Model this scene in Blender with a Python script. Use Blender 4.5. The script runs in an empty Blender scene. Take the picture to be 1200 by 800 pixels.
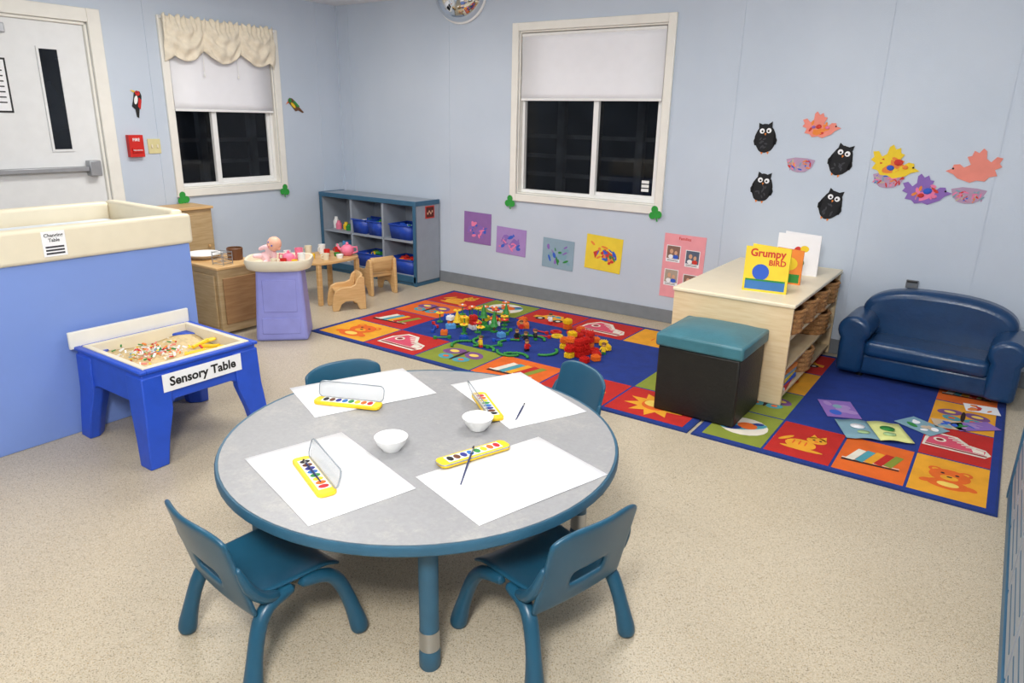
import bpy, bmesh, math, random
from mathutils import Matrix, Vector
from math import sin, cos, pi, radians
random.seed(7)
sc = bpy.context.scene
COL = sc.collection
try:
    sc.view_settings.view_transform = 'Standard'
    sc.view_settings.look = 'None'
except Exception: pass

# ---------------------------------------------------------------- materials
def lin(h):
    h = h.lstrip('#')
    o = []
    for i in (0, 2, 4):
        c = int(h[i:i+2], 16)/255
        o.append(c/12.92 if c <= .04045 else ((c+.055)/1.055)**2.4)
    return (*o, 1)
MC = {}
def mat(name, h, rough=.5, metal=0, var=.06, scale=12, bump=0, bscale=80, alpha=1, h2=None, stretch=None):
    if name in MC: return MC[name]
    m = bpy.data.materials.new(name); m.use_nodes = True
    nt = m.node_tree; b = nt.nodes['Principled BSDF']
    b.inputs['Roughness'].default_value = rough
    b.inputs['Metallic'].default_value = metal
    b.inputs['Alpha'].default_value = alpha
    c = lin(h)
    tc = nt.nodes.new('ShaderNodeTexCoord')
    vec = tc.outputs['Object']
    if stretch:
        mp = nt.nodes.new('ShaderNodeMapping'); mp.inputs['Scale'].default_value = stretch
        nt.links.new(vec, mp.inputs['Vector']); vec = mp.outputs['Vector']
    nz = nt.nodes.new('ShaderNodeTexNoise'); nz.inputs['Scale'].default_value = scale; nz.inputs['Detail'].default_value = 4
    nt.links.new(vec, nz.inputs['Vector'])
    rp = nt.nodes.new('ShaderNodeValToRGB')
    rp.color_ramp.elements[0].position = .35; rp.color_ramp.elements[1].position = .65
    if h2: rp.color_ramp.elements[0].color = lin(h2); rp.color_ramp.elements[1].color = c
    else:
        rp.color_ramp.elements[0].color = (*[x*(1-var) for x in c[:3]], 1)
        rp.color_ramp.elements[1].color = (*[min(1, x*(1+var)) for x in c[:3]], 1)
    nt.links.new(nz.outputs['Fac'], rp.inputs['Fac'])
    nt.links.new(rp.outputs['Color'], b.inputs['Base Color'])
    if bump:
        n2 = nt.nodes.new('ShaderNodeTexNoise'); n2.inputs['Scale'].default_value = bscale
        nt.links.new(tc.outputs['Object'], n2.inputs['Vector'])
        bp = nt.nodes.new('ShaderNodeBump'); bp.inputs['Strength'].default_value = bump; bp.inputs['Distance'].default_value = .01
        nt.links.new(n2.outputs['Fac'], bp.inputs['Height']); nt.links.new(bp.outputs['Normal'], b.inputs['Normal'])
    MC[name] = m
    return m
def wood(name, h, h2, rough=.45): return mat(name, h, rough, h2=h2, scale=2.5, stretch=(3, 3, 30))
def floor_mat():
    m = bpy.data.materials.new('speckled_vinyl'); m.use_nodes = True
    nt = m.node_tree; b = nt.nodes['Principled BSDF']; N = nt.nodes.new; L = nt.links.new
    tc = N('ShaderNodeTexCoord')
    b.inputs['Roughness'].default_value = .36
    def speck(scale, lo, col, prev):
        v = N('ShaderNodeTexVoronoi'); v.inputs['Scale'].default_value = scale; L(tc.outputs['Object'], v.inputs['Vector'])
        r = N('ShaderNodeValToRGB'); r.color_ramp.interpolation = 'CONSTANT'
        r.color_ramp.elements[0].position = 0; r.color_ramp.elements[0].color = (0, 0, 0, 1)
        r.color_ramp.elements[1].position = lo; r.color_ramp.elements[1].color = (1, 1, 1, 1)
        sep = N('ShaderNodeSeparateColor'); L(v.outputs['Color'], sep.inputs['Color'])
        L(sep.outputs['Red'], r.inputs['Fac'])
        mx = N('ShaderNodeMix'); mx.data_type = 'RGBA'
        L(r.outputs['Color'], mx.inputs['Factor']); L(prev, mx.inputs[6]); mx.inputs[7].default_value = lin(col)
        return mx.outputs[2]
    nz = N('ShaderNodeTexNoise'); nz.inputs['Scale'].default_value = 1.2; nz.inputs['Detail'].default_value = 3; L(tc.outputs['Object'], nz.inputs['Vector'])
    rp = N('ShaderNodeValToRGB'); rp.color_ramp.elements[0].color = lin('BCAE95'); rp.color_ramp.elements[1].color = lin('C6B9A2')
    rp.color_ramp.elements[0].position = .35; rp.color_ramp.elements[1].position = .65
    L(nz.outputs['Fac'], rp.inputs['Fac'])
    o = speck(460, .70, 'D0C4AE', rp.outputs['Color'])
    o = speck(420, .86, 'A79A82', o)
    o = speck(340, .95, '8A7E68', o)
    o = speck(370, .94, 'B59F7C', o)
    L(o, b.inputs['Base Color'])
    return m

WALL = mat('pale_blue_wall_panel', 'CAD4E1', .4, h2='C3CEDC', scale=1.5, bump=.12, bscale=160); FLOOR = floor_mat()
TRIM = mat('cream_trim_paint', 'F0EDE4', .4, var=.02)
WHITE = mat('white_plastic', 'F2F2F0', .4, var=.01)
PAPER = mat('white_paper', 'F6F6F8', .8, var=.01)
BASEB = mat('grey_vinyl_baseboard', '7C8187', .5)
TEAL = mat('teal_plastic', '1A506A', .34, var=.06, scale=6)
TEALD = mat('teal_rim_plastic', '2E5A72', .42)
CHROME = mat('brushed_steel', 'B8BABC', .3, 1, var=.03)
NIGHT = mat('dark_night_glass', '14171C', .05, scale=2.2, h2='0A0B0F', alpha=.35)
DARKG = mat('dark_door_glass', '1E2228', .07, scale=2.2, h2='0A0B0F')
BLIND = mat('white_roller_shade', 'F2F2F6', .7, var=.01)
CREAM = mat('cream_plastic', 'E9DFC6', .4, var=.02)
CREAMF = mat('cream_fabric', 'EFE4CE', .8, var=.05, scale=30, bump=.3)
PERI = mat('periwinkle_laminate', '7F9BDE', .45, var=.03, scale=2)
BLUEP = mat('royal_blue_plastic', '2450C4', .4, var=.06)
LILAC = mat('lavender_plastic', '9699DC', .45, var=.04)
BIRCH = wood('birch_wood', 'E8D2AC', 'DEC498')
BIRCHD = wood('honey_wood', 'DDB680', 'CFA46C')
MAPLE = wood('maple_laminate', 'BFA47C', 'B09468')
GREYL = mat('grey_laminate', '98A0AB', .5, var=.03)
BLUEE = mat('steel_blue_edge', '34617F', .45)
BLACKP = mat('black_vinyl', '14130F', .5, var=.2, bump=.2)
SOFA = mat('navy_blue_vinyl', '173E68', .28, var=.12, scale=8, bump=.12, bscale=60)
def col(n, h, r=.5): return mat(n, h, r, var=.05)
RED = col('red_plastic', 'CC2018'); YEL = col('yellow_plastic', 'F2C81E'); GRN = col('green_plastic', '2C8A3A')
BLU = col('blue_plastic', '1E4FB8'); ORA = col('orange_plastic', 'E8701C'); PNK = col('pink_plastic', 'EE7E9C')
BLK = col('black_plastic', '161616'); PUR = col('purple_plastic', '7A3FA0'); BRN = col('brown_plastic', '6A4326'); LBL = col('sky_blue_plastic', '5AA0D8')

# ---------------------------------------------------------------- mesh builder
class MB:
    def __init__(s): s.v = []; s.f = []; s.mi = []; s.m = []; s.M = Matrix()
    def add(s, vs, fs, m):
        if m not in s.m: s.m.append(m)
        k = len(s.v); i = s.m.index(m)
        for v in vs: s.v.append(tuple(s.M @ Vector(v)))
        for f in fs: s.f.append([k+a for a in f]); s.mi.append(i)
        return s
    def box(s, c, d, m, R=None, tx=1, ty=1):
        vs = []
        for z in (-1, 1):
            a, b = (tx, ty) if z > 0 else (1, 1)
            for x, y in ((-1, -1), (1, -1), (1, 1), (-1, 1)):
                v = Vector((x*d[0]/2*a, y*d[1]/2*b, z*d[2]/2))
                if R: v = R @ v
                vs.append(v+Vector(c))
        return s.add(vs, [(3, 2, 1, 0), (4, 5, 6, 7), (0, 1, 5, 4), (1, 2, 6, 5), (2, 3, 7, 6), (3, 0, 4, 7)], m)
    def bb(s, x0, x1, y0, y1, z0, z1, m):
        return s.box(((x0+x1)/2, (y0+y1)/2, (z0+z1)/2), (x1-x0, y1-y0, z1-z0), m)
    def tube(s, pts, rs, m, n=12, flat=1):
        pts = [Vector(p) for p in pts]
        if not hasattr(rs, '__len__'): rs = [rs]*len(pts)
        vs = []; fs = []; up = None
        for i, p in enumerate(pts):
            d = (pts[min(i+1, len(pts)-1)]-pts[max(i-1, 0)]).normalized()
            if up is None: up = d.orthogonal().normalized()
            up = (up-d*up.dot(d)).normalized(); w = d.cross(up)
            for k in range(n):
                a = 2*pi*k/n; vs.append(p+(up*cos(a)+w*sin(a)*flat)*rs[i])
        for i in range(len(pts)-1):
            for k in range(n):
                a = i*n+k; b = i*n+(k+1) % n; fs.append((a, b, b+n, a+n))
        fs.append(tuple(range(n))[::-1]); fs.append(tuple(range((len(pts)-1)*n, len(pts)*n)))
        return s.add(vs, fs, m)
    def cyl(s, p0, p1, r0, r1, m, n=20): return s.tube([p0, p1], [r0, r1], m, n)
    def lathe(s, prof, c, m, n=32, sx=1, sy=1):
        vs = []; fs = []; L = len(prof)
        for k in range(n):
            a = 2*pi*k/n
            for r, z in prof: vs.append((c[0]+r*cos(a)*sx, c[1]+r*sin(a)*sy, c[2]+z))
        for k in range(n):
            k2 = (k+1) % n
            for i in range(L-1): fs.append((k*L+i, k2*L+i, k2*L+i+1, k*L+i+1))
        return s.add(vs, fs, m)
    def poly(s, pts, z, m): return s.add([(p[0], p[1], z) for p in pts], [tuple(range(len(pts)))], m)
    def ell(s, cx, cy, rx, ry, z, m, n=20, rot=0):
        return s.poly([(cx+rx*cos(2*pi*k/n)*cos(rot)-ry*sin(2*pi*k/n)*sin(rot), cy+rx*cos(2*pi*k/n)*sin(rot)+ry*sin(2*pi*k/n)*cos(rot)) for k in range(n)], z, m)
    def rect(s, x0, y0, x1, y1, z, m): return s.poly([(x0, y0), (x1, y0), (x1, y1), (x0, y1)], z, m)
    def prism(s, pts, z0, z1, m):
        n = len(pts)
        vs = [(p[0], p[1], z0) for p in pts]+[(p[0], p[1], z1) for p in pts]
        fs = [tuple(range(n))[::-1], tuple(range(n, 2*n))]+[(i, (i+1) % n, (i+1) % n+n, i+n) for i in range(n)]
        return s.add(vs, fs, m)
    def ball(s, c, r, m, n=14):
        if not hasattr(r, '__len__'): r = (r, r, r)
        h = n//2; vs = [(c[0], c[1], c[2]+r[2])]; fs = []
        for i in range(1, h):
            t = pi*i/h
            for k in range(n): a = 2*pi*k/n; vs.append((c[0]+r[0]*sin(t)*cos(a), c[1]+r[1]*sin(t)*sin(a), c[2]+r[2]*cos(t)))
        vs.append((c[0], c[1], c[2]-r[2]))
        for k in range(n):
            fs.append((0, 1+k, 1+(k+1) % n))
            for i in range(h-2): a = 1+i*n+k; b = 1+i*n+(k+1) % n; fs.append((a, a+n, b+n, b))
            a = 1+(h-2)*n; fs.append((a+k, len(vs)-1, a+(k+1) % n))
        return s.add(vs, fs, m)
    def grid(s, fn, nu, nv, m, skip=None):
        vs = [fn(i/nu, j/nv) for j in range(nv+1) for i in range(nu+1)]
        fs = [(j*(nu+1)+i, j*(nu+1)+i+1, (j+1)*(nu+1)+i+1, (j+1)*(nu+1)+i) for j in range(nv) for i in range(nu) if not (skip and skip(i, j))]
        return s.add(vs, fs, m)
    def text(s, body, size, cx, cy, z, m, sx=1, align='CENTER', bold=.018):
        c = bpy.data.curves.new('t', 'FONT'); c.body = body; c.size = size; c.align_x = align; c.align_y = 'CENTER'; c.resolution_u = 3
        c.offset = size*bold
        o = bpy.data.objects.new('t', c); COL.objects.link(o); bpy.context.view_layer.update()
        e = o.evaluated_get(bpy.context.evaluated_depsgraph_get()); me = e.to_mesh()
        s.add([(v.co.x*sx+cx, v.co.y+cy, z) for v in me.vertices], [tuple(p.vertices) for p in me.polygons], m)
        e.to_mesh_clear(); bpy.data.objects.remove(o); bpy.data.curves.remove(c)
        return s
    def mesh(s, name, ang=35):
        me = bpy.data.meshes.new(name); me.from_pydata(s.v, [], s.f)
        for m in s.m: me.materials.append(m)
        me.polygons.foreach_set('material_index', s.mi)
        me.update()
        bm = bmesh.new(); bm.from_mesh(me)
        bmesh.ops.recalc_face_normals(bm, faces=[f for f in bm.faces if any(len(e.link_faces) > 1 for e in f.edges)])
        bm.to_mesh(me); bm.free()
        me.shade_smooth()
        me.set_sharp_from_angle(angle=radians(ang))
        return me
    def obj(s, name, parent=None, M=None, bevel=0, seg=2, sub=0, solid=0, label=None, cat=None, kind=None, group=None, ang=35):
        o = bpy.data.objects.new(name, s.mesh(name, ang)); COL.objects.link(o)
        if parent: o.parent = parent
        if M is not None: o.matrix_basis = M
        if solid:
            md = o.modifiers.new('solid', 'SOLIDIFY'); md.thickness = solid; md.offset = 0
        if bevel:
            md = o.modifiers.new('bevel', 'BEVEL'); md.width = bevel; md.segments = seg; md.limit_method = 'ANGLE'; md.angle_limit = radians(40)
        if sub:
            md = o.modifiers.new('sub', 'SUBSURF'); md.levels = sub; md.render_levels = sub
        tag(o, label, cat, kind, group)
        return o
def tag(o, label=None, cat=None, kind=None, group=None):
    if label: o['label'] = label
    if cat: o['category'] = cat
    if kind: o['kind'] = kind
    if group: o['group'] = group
def thing(name, label, cat, M=None, kind=None, group=None):
    e = bpy.data.objects.new(name, None); e.empty_display_size = .1; COL.objects.link(e)
    if M is not None: e.matrix_basis = M
    tag(e, label, cat, kind, group); return e
def T(x, y, z=0, rz=0): return Matrix.Translation((x, y, z)) @ Matrix.Rotation(radians(rz), 4, 'Z')
def BW(x, z, off=0, rot=0):   # frame on back wall, local x->X, y->Z, z->-Y
    return Matrix(((1, 0, 0, x), (0, 0, -1, -off), (0, 1, 0, z), (0, 0, 0, 1))) @ Matrix.Rotation(radians(rot), 4, 'Z')
def LW(y, z, off=0, rot=0):   # frame on left wall
    return Matrix(((0, 0, 1, off), (1, 0, 0, y), (0, 1, 0, z), (0, 0, 0, 1))) @ Matrix.Rotation(radians(rot), 4, 'Z')
def copy_thing(src, M, label=None):
    new = src.copy(); new.matrix_basis = M
    if label: new['label'] = label
    COL.objects.link(new)
    def rec(a, b):
        for ch in a.children:
            c = ch.copy(); c.parent = b; COL.objects.link(c); rec(ch, c)
    rec(src, new)
    return new

# ---------------------------------------------------------------- room shell
RX, FY, H = 6.15, -6.4, 2.44
MB().bb(-.12, RX+.12, FY-.12, .12, -.1, 0, FLOOR).obj('floor', kind='structure', label='speckled beige vinyl classroom floor', cat='floor')
CEIL = mat('ceiling_white', 'EEF0F2', .8)
MB().bb(-.12, RX+.12, FY-.12, .12, H, H+.1, CEIL).obj('ceiling', kind='structure', label='plain white classroom ceiling', cat='ceiling')
W2 = (2.10, 3.355, .87, 2.125); W1 = (-1.72, -.76, .87, 2.10); DR = (-3.22, -2.29, 0, 2.05)
b = MB()
b.bb(0, W2[0], 0, .12, 0, H, WALL); b.bb(W2[1], RX, 0, .12, 0, H, WALL)
b.bb(W2[0], W2[1], 0, .12, 0, W2[2], WALL); b.bb(W2[0], W2[1], 0, .12, W2[3], H, WALL)
for x in (.14, 1.36, 3.86, 4.74, 5.40): b.bb(x-.016, x+.016, -.004, 0, .1, H, WALL)
b.obj('wall_back', kind='structure', label='pale blue panelled wall with batten seams', cat='wall')
b = MB()
b.bb(-.12, 0, FY, DR[0], 0, H, WALL); b.bb(-.12, 0, DR[0], DR[1], DR[3], H, WALL)
b.bb(-.12, 0, DR[1], W1[0], 0, H, WALL); b.bb(-.12, 0, W1[0], W1[1], 0, W1[2], WALL); b.bb(-.12, 0, W1[0], W1[1], W1[3], H, WALL)
b.bb(-.12, 0, W1[1], .12, 0, H, WALL)
for y in (-.24, -1.86): b.bb(0, .004, y-.016, y+.016, .1, H, WALL)
b.obj('wall_left', kind='structure', label='pale blue panelled wall with door and window', cat='wall')
MB().bb(RX, RX+.12, FY, .12, 0, H, WALL).obj('wall_right', kind='structure', label='pale blue plain side wall', cat='wall')
MB().bb(-.12, RX+.12, FY-.12, FY, 0, H, WALL).obj('wall_front', kind='structure', label='pale blue plain end wall', cat='wall')
MB().bb(0, RX, -.012, 0, 0, .1, BASEB).obj('baseboard_back', kind='structure', bevel=.003, label='grey vinyl baseboard', cat='baseboard')
MB().bb(0, .012, DR[1]+.1, -.012, 0, .1, BASEB).obj('baseboard_left', kind='structure', bevel=.003, label='grey vinyl baseboard', cat='baseboard')
MB().bb(-.0, .012, -.012, .0, 0.1, H, WALL).obj('trim_1', kind='structure', label='pale blue corner trim strip', cat='trim')
# dim porch outside the windows: railing and posts, not room trim
PORCH = mat('weathered_porch_wood', '7E848C', .8, h2='5A5E64', scale=6); NGT = mat('dark_siding', '3A424C', .9, var=.4, scale=4)
b = MB(); b.bb(.6, 4.4, 2.2, 2.26, -.1, 3.0, NGT)
for z in (.95, 1.12, 1.30): b.bb(.8, 4.2, .90, .94, z, z+.035, PORCH)
for x in (1.45, 1.95, 2.32, 2.75, 3.3): b.bb(x, x+.07, .86, .93, 0, 2.6, PORCH)
b.obj('porch_railing', kind='structure', label='dim outdoor porch railing seen at night', cat='porch railing')
b = MB(); b.bb(-2.0, -1.94, -3.2, 1.6, -.1, 3.0, NGT)
for z in (1.0, 1.2): b.bb(-.90, -.86, -3.0, 1.4, z, z+.035, PORCH)
for y in (-1.5, -1.0, -.45, .2): b.bb(-.90, -.83, y, y+.07, 0, 2.6, PORCH)
b.obj('porch_posts', kind='structure', label='dim outdoor porch posts seen at night', cat='porch railing')

def window(name, Mf, w, h, mull, label):
    e = thing(name, label, 'window', Mf, kind='structure')
    t = .06; f = MB()
    for x0, x1, y0, y1 in ((-t, 0, -t, h+t), (w, w+t, -t, h+t), (0, w, h, h+t), (0, w, -t, 0)): f.bb(x0, x1, y0, y1, 0.0, .022, TRIM)
    for x0, x1, y0, y1 in ((-.0, .012, 0, h), (w-.012, w, 0, h), (0, w, h-.012, h), (0, w, 0, .012)): f.bb(x0, x1, y0, y1, -.09, 0.002, TRIM)
    f.obj('window_frame', e, bevel=.004)
    s = MB()
    def ring(x0, x1, y0, y1, z0, z1, q):
        s.bb(x0, x1, y0, y0+q, z0, z1, WHITE); s.bb(x0, x1, y1-q, y1, z0, z1, WHITE); s.bb(x0, x0+q, y0+q, y1-q, z0, z1, WHITE); s.bb(x1-q, x1, y0+q, y1-q, z0, z1, WHITE)
    ring(.012, w-.012, .012, h-.012, -.085, -.04, .026)
    ring(mull-.02, w-.036, .036, h-.036, -.075, -.055, .026)
    s.bb(mull-.022, mull+.022, .03, h-.03, -.07, -.035, WHITE)
    s.obj('window_sash', e, bevel=.003)
    MB().bb(.012, w-.012, .012, h-.012, -.078, -.072, NIGHT).obj('window_glass', e)
    return e
window('window_2', BW(W2[0], W2[2]), W2[1]-W2[0], W2[3]-W2[2], .695, 'cream-trimmed sliding window with dark night glass')
window('window_1', LW(W1[0], W1[2]), W1[1]-W1[0], W1[3]-W1[2], .37, 'cream-trimmed sliding window on the door wall')
def shade(Mf, w, h, label):
    e = thing('roller_blind', label, 'blind', Mf, group='window blinds')
    MB().grid(lambda u, v: (u*w, -v*h, -.012+.002*sin(v*9)), 4, 10, BLIND).obj('blind_fabric', e, solid=.002)
    MB().cyl((0, .0, -.02), (w, .0, -.02), .014, .014, WHITE).obj('blind_roller', e)
    MB().bb(0, w, -h-.012, -h+.006, -.018, -.006, WHITE).obj('bottom_rail', e, bevel=.002)
shade(BW(W2[0]+.02, 2.095), W2[1]-W2[0]-.04, .475, 'white roller blind half lowered in plain window')
shade(LW(W1[0]+.02, 2.07), W1[1]-W1[0]-.04, .585, 'white roller blind half lowered behind valance')
for i in range(3): MB().bb(0, .06, 0, .022, 0, .001, WHITE).obj('warning_sticker', M=BW(3.2, .96+i*.03, -.0705), label='small white warning sticker on dark window glass', cat='sticker', group='warning stickers on window')
# valance: gathered header and three swags
def val(u, v):
    y = -.02+u*1.0
    sw = abs(sin(u*pi*3)); end = max(0, 1-min(u, 1-u)/.07)
    drop = .235+.085*sw+.10*end
    lobe = sin(min(1, v)*pi)
    fold = .013*sin(v*17-sw*5+sin(u*7)*.8)*min(1, v*3)*(.3+.7*sw)
    hdr = .010*sin(u*150)*max(0, 1-v*2.2)
    cinch = -.02*(1-sw)**3*v
    puff = .05+.03*lobe*(.4+.6*sw)+fold+hdr+cinch+.006*sin(u*61+v*6)
    return (y, -v*drop+.012*sin(u*110)*max(0, 1-v*6), puff)
e = thing('window_valance', 'gathered cream fabric valance with scalloped hem over window', 'valance', LW(-1.74, 2.165))
MB().grid(val, 200, 26, CREAMF).obj('valance_fabric', e, solid=.003, ang=80)
MB().cyl((-.03, -.02, .03), (1.0, -.02, .03), .01, .01, WHITE).obj('curtain_rod', e)
for k, x in enumerate((.31, .62)):
    MB().cyl((x, -.22, .02), (x, -.40, .02), .003, .003, WHITE, 6).ball((x, -.41, .02), (.008, .016, .008), WHITE, 8).obj('tassel', e)

# door
e = thing('door_1', 'white classroom door with panic bar and narrow glass', 'door', LW(DR[0], 0), kind='structure')
w = DR[1]-DR[0]; h = DR[3]; f = MB(); t = .09
for x0, x1, y0, y1 in ((-t, 0, 0, h+t), (w, w+t, 0, h+t), (0, w, h, h+t)): f.bb(x0, x1, y0, y1, 0, .025, TRIM)
f.bb(-.0, .02, 0, h, -.1, .002, TRIM); f.bb(w-.02, w, 0, h, -.1, .002, TRIM); f.bb(0, w, h-.02, h, -.1, .002, TRIM)
f.obj('door_frame', e, bevel=.004)
DOORW = mat('door_white_paint', 'E9EAEA', .4, var=.02)
MB().bb(.02, w-.02, .01, h-.02, -.06, -.02, DOORW).obj('door_leaf', e, bevel=.003)
g = MB(); gx = w-.33
g.bb(gx-.015, gx, 1.185, 1.87, -.02, -.01, DOORW).bb(gx+.115, gx+.13, 1.185, 1.87, -.02, -.01, DOORW).bb(gx, gx+.115, 1.185, 1.2, -.02, -.01, DOORW).bb(gx, gx+.115, 1.855, 1.87, -.02, -.01, DOORW)
g.bb(gx, gx+.115, 1.2, 1.855, -.02, -.015, DARKG); g.obj('door_window', e)
p = MB(); GREYM = mat('grey_metal', 'A6A8AC', .4, .5)
p.bb(.06, w-.14, 1.045, 1.08, -.02, .035, GREYM); p.bb(w-.14, w-.06, 1.01, 1.12, -.02, .045, GREYM)
p.obj('panic_bar', e, bevel=.006)
MB().bb(.06, .40, h-.12, h-.06, -.02, .04, GREYM).obj('door_closer', e, bevel=.005)
b = MB().bb(0, .14, 0, .34, 0, .004, BLK); b.rect(.012, .012, .128, .328, .0055, PAPER)
for i in range(7): b.rect(.03, .06+i*.033, .11, .068+i*.033, .0065, BLK)
b.obj('door_notice', M=LW(-2.97, 1.44, -.019), label='framed white paper notice on the white door', cat='notice')

# fire alarm, switch
e = thing('fire_alarm_pull', 'red fire alarm pull station on blue wall', 'fire alarm', LW(-2.07, 1.215))
b = MB().bb(-.055, .055, -.08, .08, 0, .04, RED); b.text('FIRE', .03, 0, .045, .0415, PAPER); b.obj('alarm_body', e)
b = MB(); b.bb(-.035, .035, -.045, -.015, .04, .052, RED); b.text('PULL DOWN', .012, 0, -.03, .053, PAPER)
b.obj('pull_handle', e, label='red handle with white lettering')
b = MB().bb(-.05, .05, -.055, .055, 0, .008, col('ivory_plate', 'D9CF9A'))
for x in (-.022, .022): b.bb(x-.006, x+.006, -.013, .013, .008, .016, CREAM)
b.obj('light_switch', M=LW(-1.915, 1.21), bevel=.002, label='ivory double light switch plate beside fire alarm', cat='light switch')
b = MB().bb(-.034, .034, -.025, .025, 0, .02, col('grey_box', '6A6E74')); b.bb(-.03, .03, .012, .022, 0, .026, BLK)
b.obj('wall_outlet', M=BW(5.11, .535), bevel=.003, label='dark grey covered outlet box above sofa', cat='outlet')

# convex mirror (quarter dome at ceiling)
e = thing('security_mirror', 'half-dome convex mirror fixed under the ceiling', 'mirror', BW(1.52, 2.435))
MIR = mat('mirror_surface', 'DADDE0', .04, 1, var=.01)
def dome(u, v):
    a = pi+pi*u; t = pi/2*v
    return (.25*cos(a)*cos(t), .22*sin(a)*cos(t), .01+.17*sin(t))
MB().grid(dome, 32, 12, MIR).obj('mirror_dome', e)
MB().tube([(.25*cos(pi+pi*k/24), .22*sin(pi+pi*k/24), .012) for k in range(25)], .012, WHITE, 8).obj('mirror_rim', e)

# ---------------------------------------------------------------- wall decorations
CLOV = mat('green_paper', '2F9A3C', .8)
def clover():
    b = MB()
    for a in (90, 210, 330): b.ell(.022*cos(radians(a)), .022*sin(radians(a)), .022, .022, .001+a*1e-6, CLOV, 14)
    b.poly([(-.004, 0), (.004, 0), (.01, -.05), (.0, -.05)], .0005, CLOV); return b.mesh('clover_cutout')
cm = clover()
for Mx in (LW(-1.74, .80, .024, 10), LW(-.745, .80, .024, -8), BW(2.05, .80, .024), BW(3.37, .82, .024, 12)):
    o = bpy.data.objects.new('clover_cutout', cm); COL.objects.link(o); o.matrix_basis = Mx @ Matrix.Scale(1.25, 4)
    tag(o, 'green paper clover cutout on window corner', 'paper decoration', group='green clover cutouts')
P = lambda n, h: mat(n, h, .8, var=.04)
PB = P('black_paper', '17181C'); PW = PAPER; PP = P('salmon_paper', 'F09080'); PY = P('yellow_paper', 'F2CF30'); PPU = P('violet_paper', '8E6AB8')
PPK = P('pink_paper', 'EE7FA8'); PBL = P('blue_paper', '3560C8'); PRD = P('red_paper', 'D03A30'); POR = P('orange_paper', 'EE8A3A'); PTN = P('tan_paper', 'C9B49A'); PTL = P('teal_paper', '7FA5B4'); PGR = P('dark_grey_paper', '3A3A40'); PMV = P('mauve_tissue', 'B898B4')
def owl(x, z, rot, label):
    b = MB(); pts = []
    for k in range(40):
        a = 2*pi*k/40; q = 1+.02*sin(a*5+x*9)+.012*sin(a*11); pts.append((.063*cos(a)*(1-.12*max(0, sin(a)))*q, .084*sin(a)*q-.008))
    b.prism(pts, 0, .002, PB)
    b.poly([(-.040, .052), (-.040, .084), (-.014, .072)], .0025, PB); b.poly([(.040, .052), (.014, .072), (.040, .088)], .0025, PB)
    for i in range(9): b.ell(random.uniform(-.03, .03), random.uniform(-.065, .0), .011, .005, .0023+i*1e-5, PGR, 7, random.uniform(0, 3))
    for s in (-1, 1):
        b.ell(s*.02, .036, .015, .015, .003, PW); b.ell(s*.018, .034, .006, .006, .004, PB)
        b.poly([(s*.052, .02), (s*.07, -.02), (s*.064, -.045), (s*.045, -.05)], .002, PB)
        b.poly([(s*.018-.008, -.087), (s*.018+.008, -.087), (s*.018, -.103)], .002, POR)
    b.poly([(-.006, .022), (.006, .022), (0, .008)], .004, POR)
    b.obj('owl_cutout', M=BW(x, z, .002, rot) @ Matrix.Scale(1.1, 4), label=label, cat='paper decoration', group='black owl cutouts')
owl(4.10, 1.385, 4, 'black paper owl cutout with white eyes on wall'); owl(4.59, 1.265, -14, 'black paper owl cutout tilted on blue wall')
owl(4.12, 1.065, -6, 'black paper owl cutout with orange beak on wall'); owl(4.57, .985, -16, 'black paper owl cutout leaning on blue wall')
def bird(x, z, s, rot, flip, body, wing, label, blobs=()):
    b = MB(); f = -1 if flip else 1
    pts = [(-.11, .0), (-.085, .012), (-.08, .032), (-.055, .035), (-.035, .02), (-.01, .035), (-.03, .07), (-.012, .075), (-.005, .10), (.015, .09), (.03, .112), (.045, .10), (.05, .065), (.07, .05), (.09, .075), (.115, .07), (.105, .045), (.118, .03), (.092, .015), (.105, -.012), (.075, -.02), (.06, -.04), (.025, -.038), (.0, -.05), (-.03, -.04), (-.055, -.032), (-.075, -.014)]
    pts = [(p[0]*s*f, p[1]*s) for p in pts]
    if flip: pts = pts[::-1]
    b.prism(pts, 0, .002, body)
    if wing is not body:
        b.ell(.01*f*s, .0, .05*s, .022*s, .0028, wing, 14, .4)
        for i in range(14):
            b.ell(random.uniform(-.04, .07)*f*s, random.uniform(-.03, .05)*s, .016*s, .008*s, .003+i*2e-5, random.choice([wing, body, wing, PRD, POR]), 6, random.uniform(0, 3))
        # crumpled tissue tufts standing off the paper
        for (bx, by, r, m) in blobs: b.ball((bx*s*f, by*s, .004), (r*s, r*.75*s, .008), m, 8)
    b.ell(-.08*s*f, .013*s, .005*s, .005*s, .0042, PB, 8)
    b.obj('bird_cutout', M=BW(x, z, .005, rot), label=label, cat='paper decoration', group='paper bird cutouts')
bird(4.45, 1.44, 1.02, 6, True, PP, POR, 'salmon paper bird with pink feather patches', [(.02, .02, .018, PRD), (-.03, .01, .014, PPK), (.05, .02, .012, PPU)])
bird(4.90, 1.225, 1.22, -4, True, PY, POR, 'yellow paper bird with red and blue scraps', [(-.01, .03, .022, PRD), (.02, .0, .018, PBL), (-.045, .01, .014, POR)])
bird(5.10, 1.08, 1.15, 8, True, PPU, PPK, 'violet paper bird with blue and red scraps', [(.0, .02, .022, PBL), (.03, .0, .016, PRD), (-.03, -.01, .014, PPK)])
bird(5.30, 1.225, 1.2, 0, False, PP, PP, 'plain salmon paper bird on blue wall', [])
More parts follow.
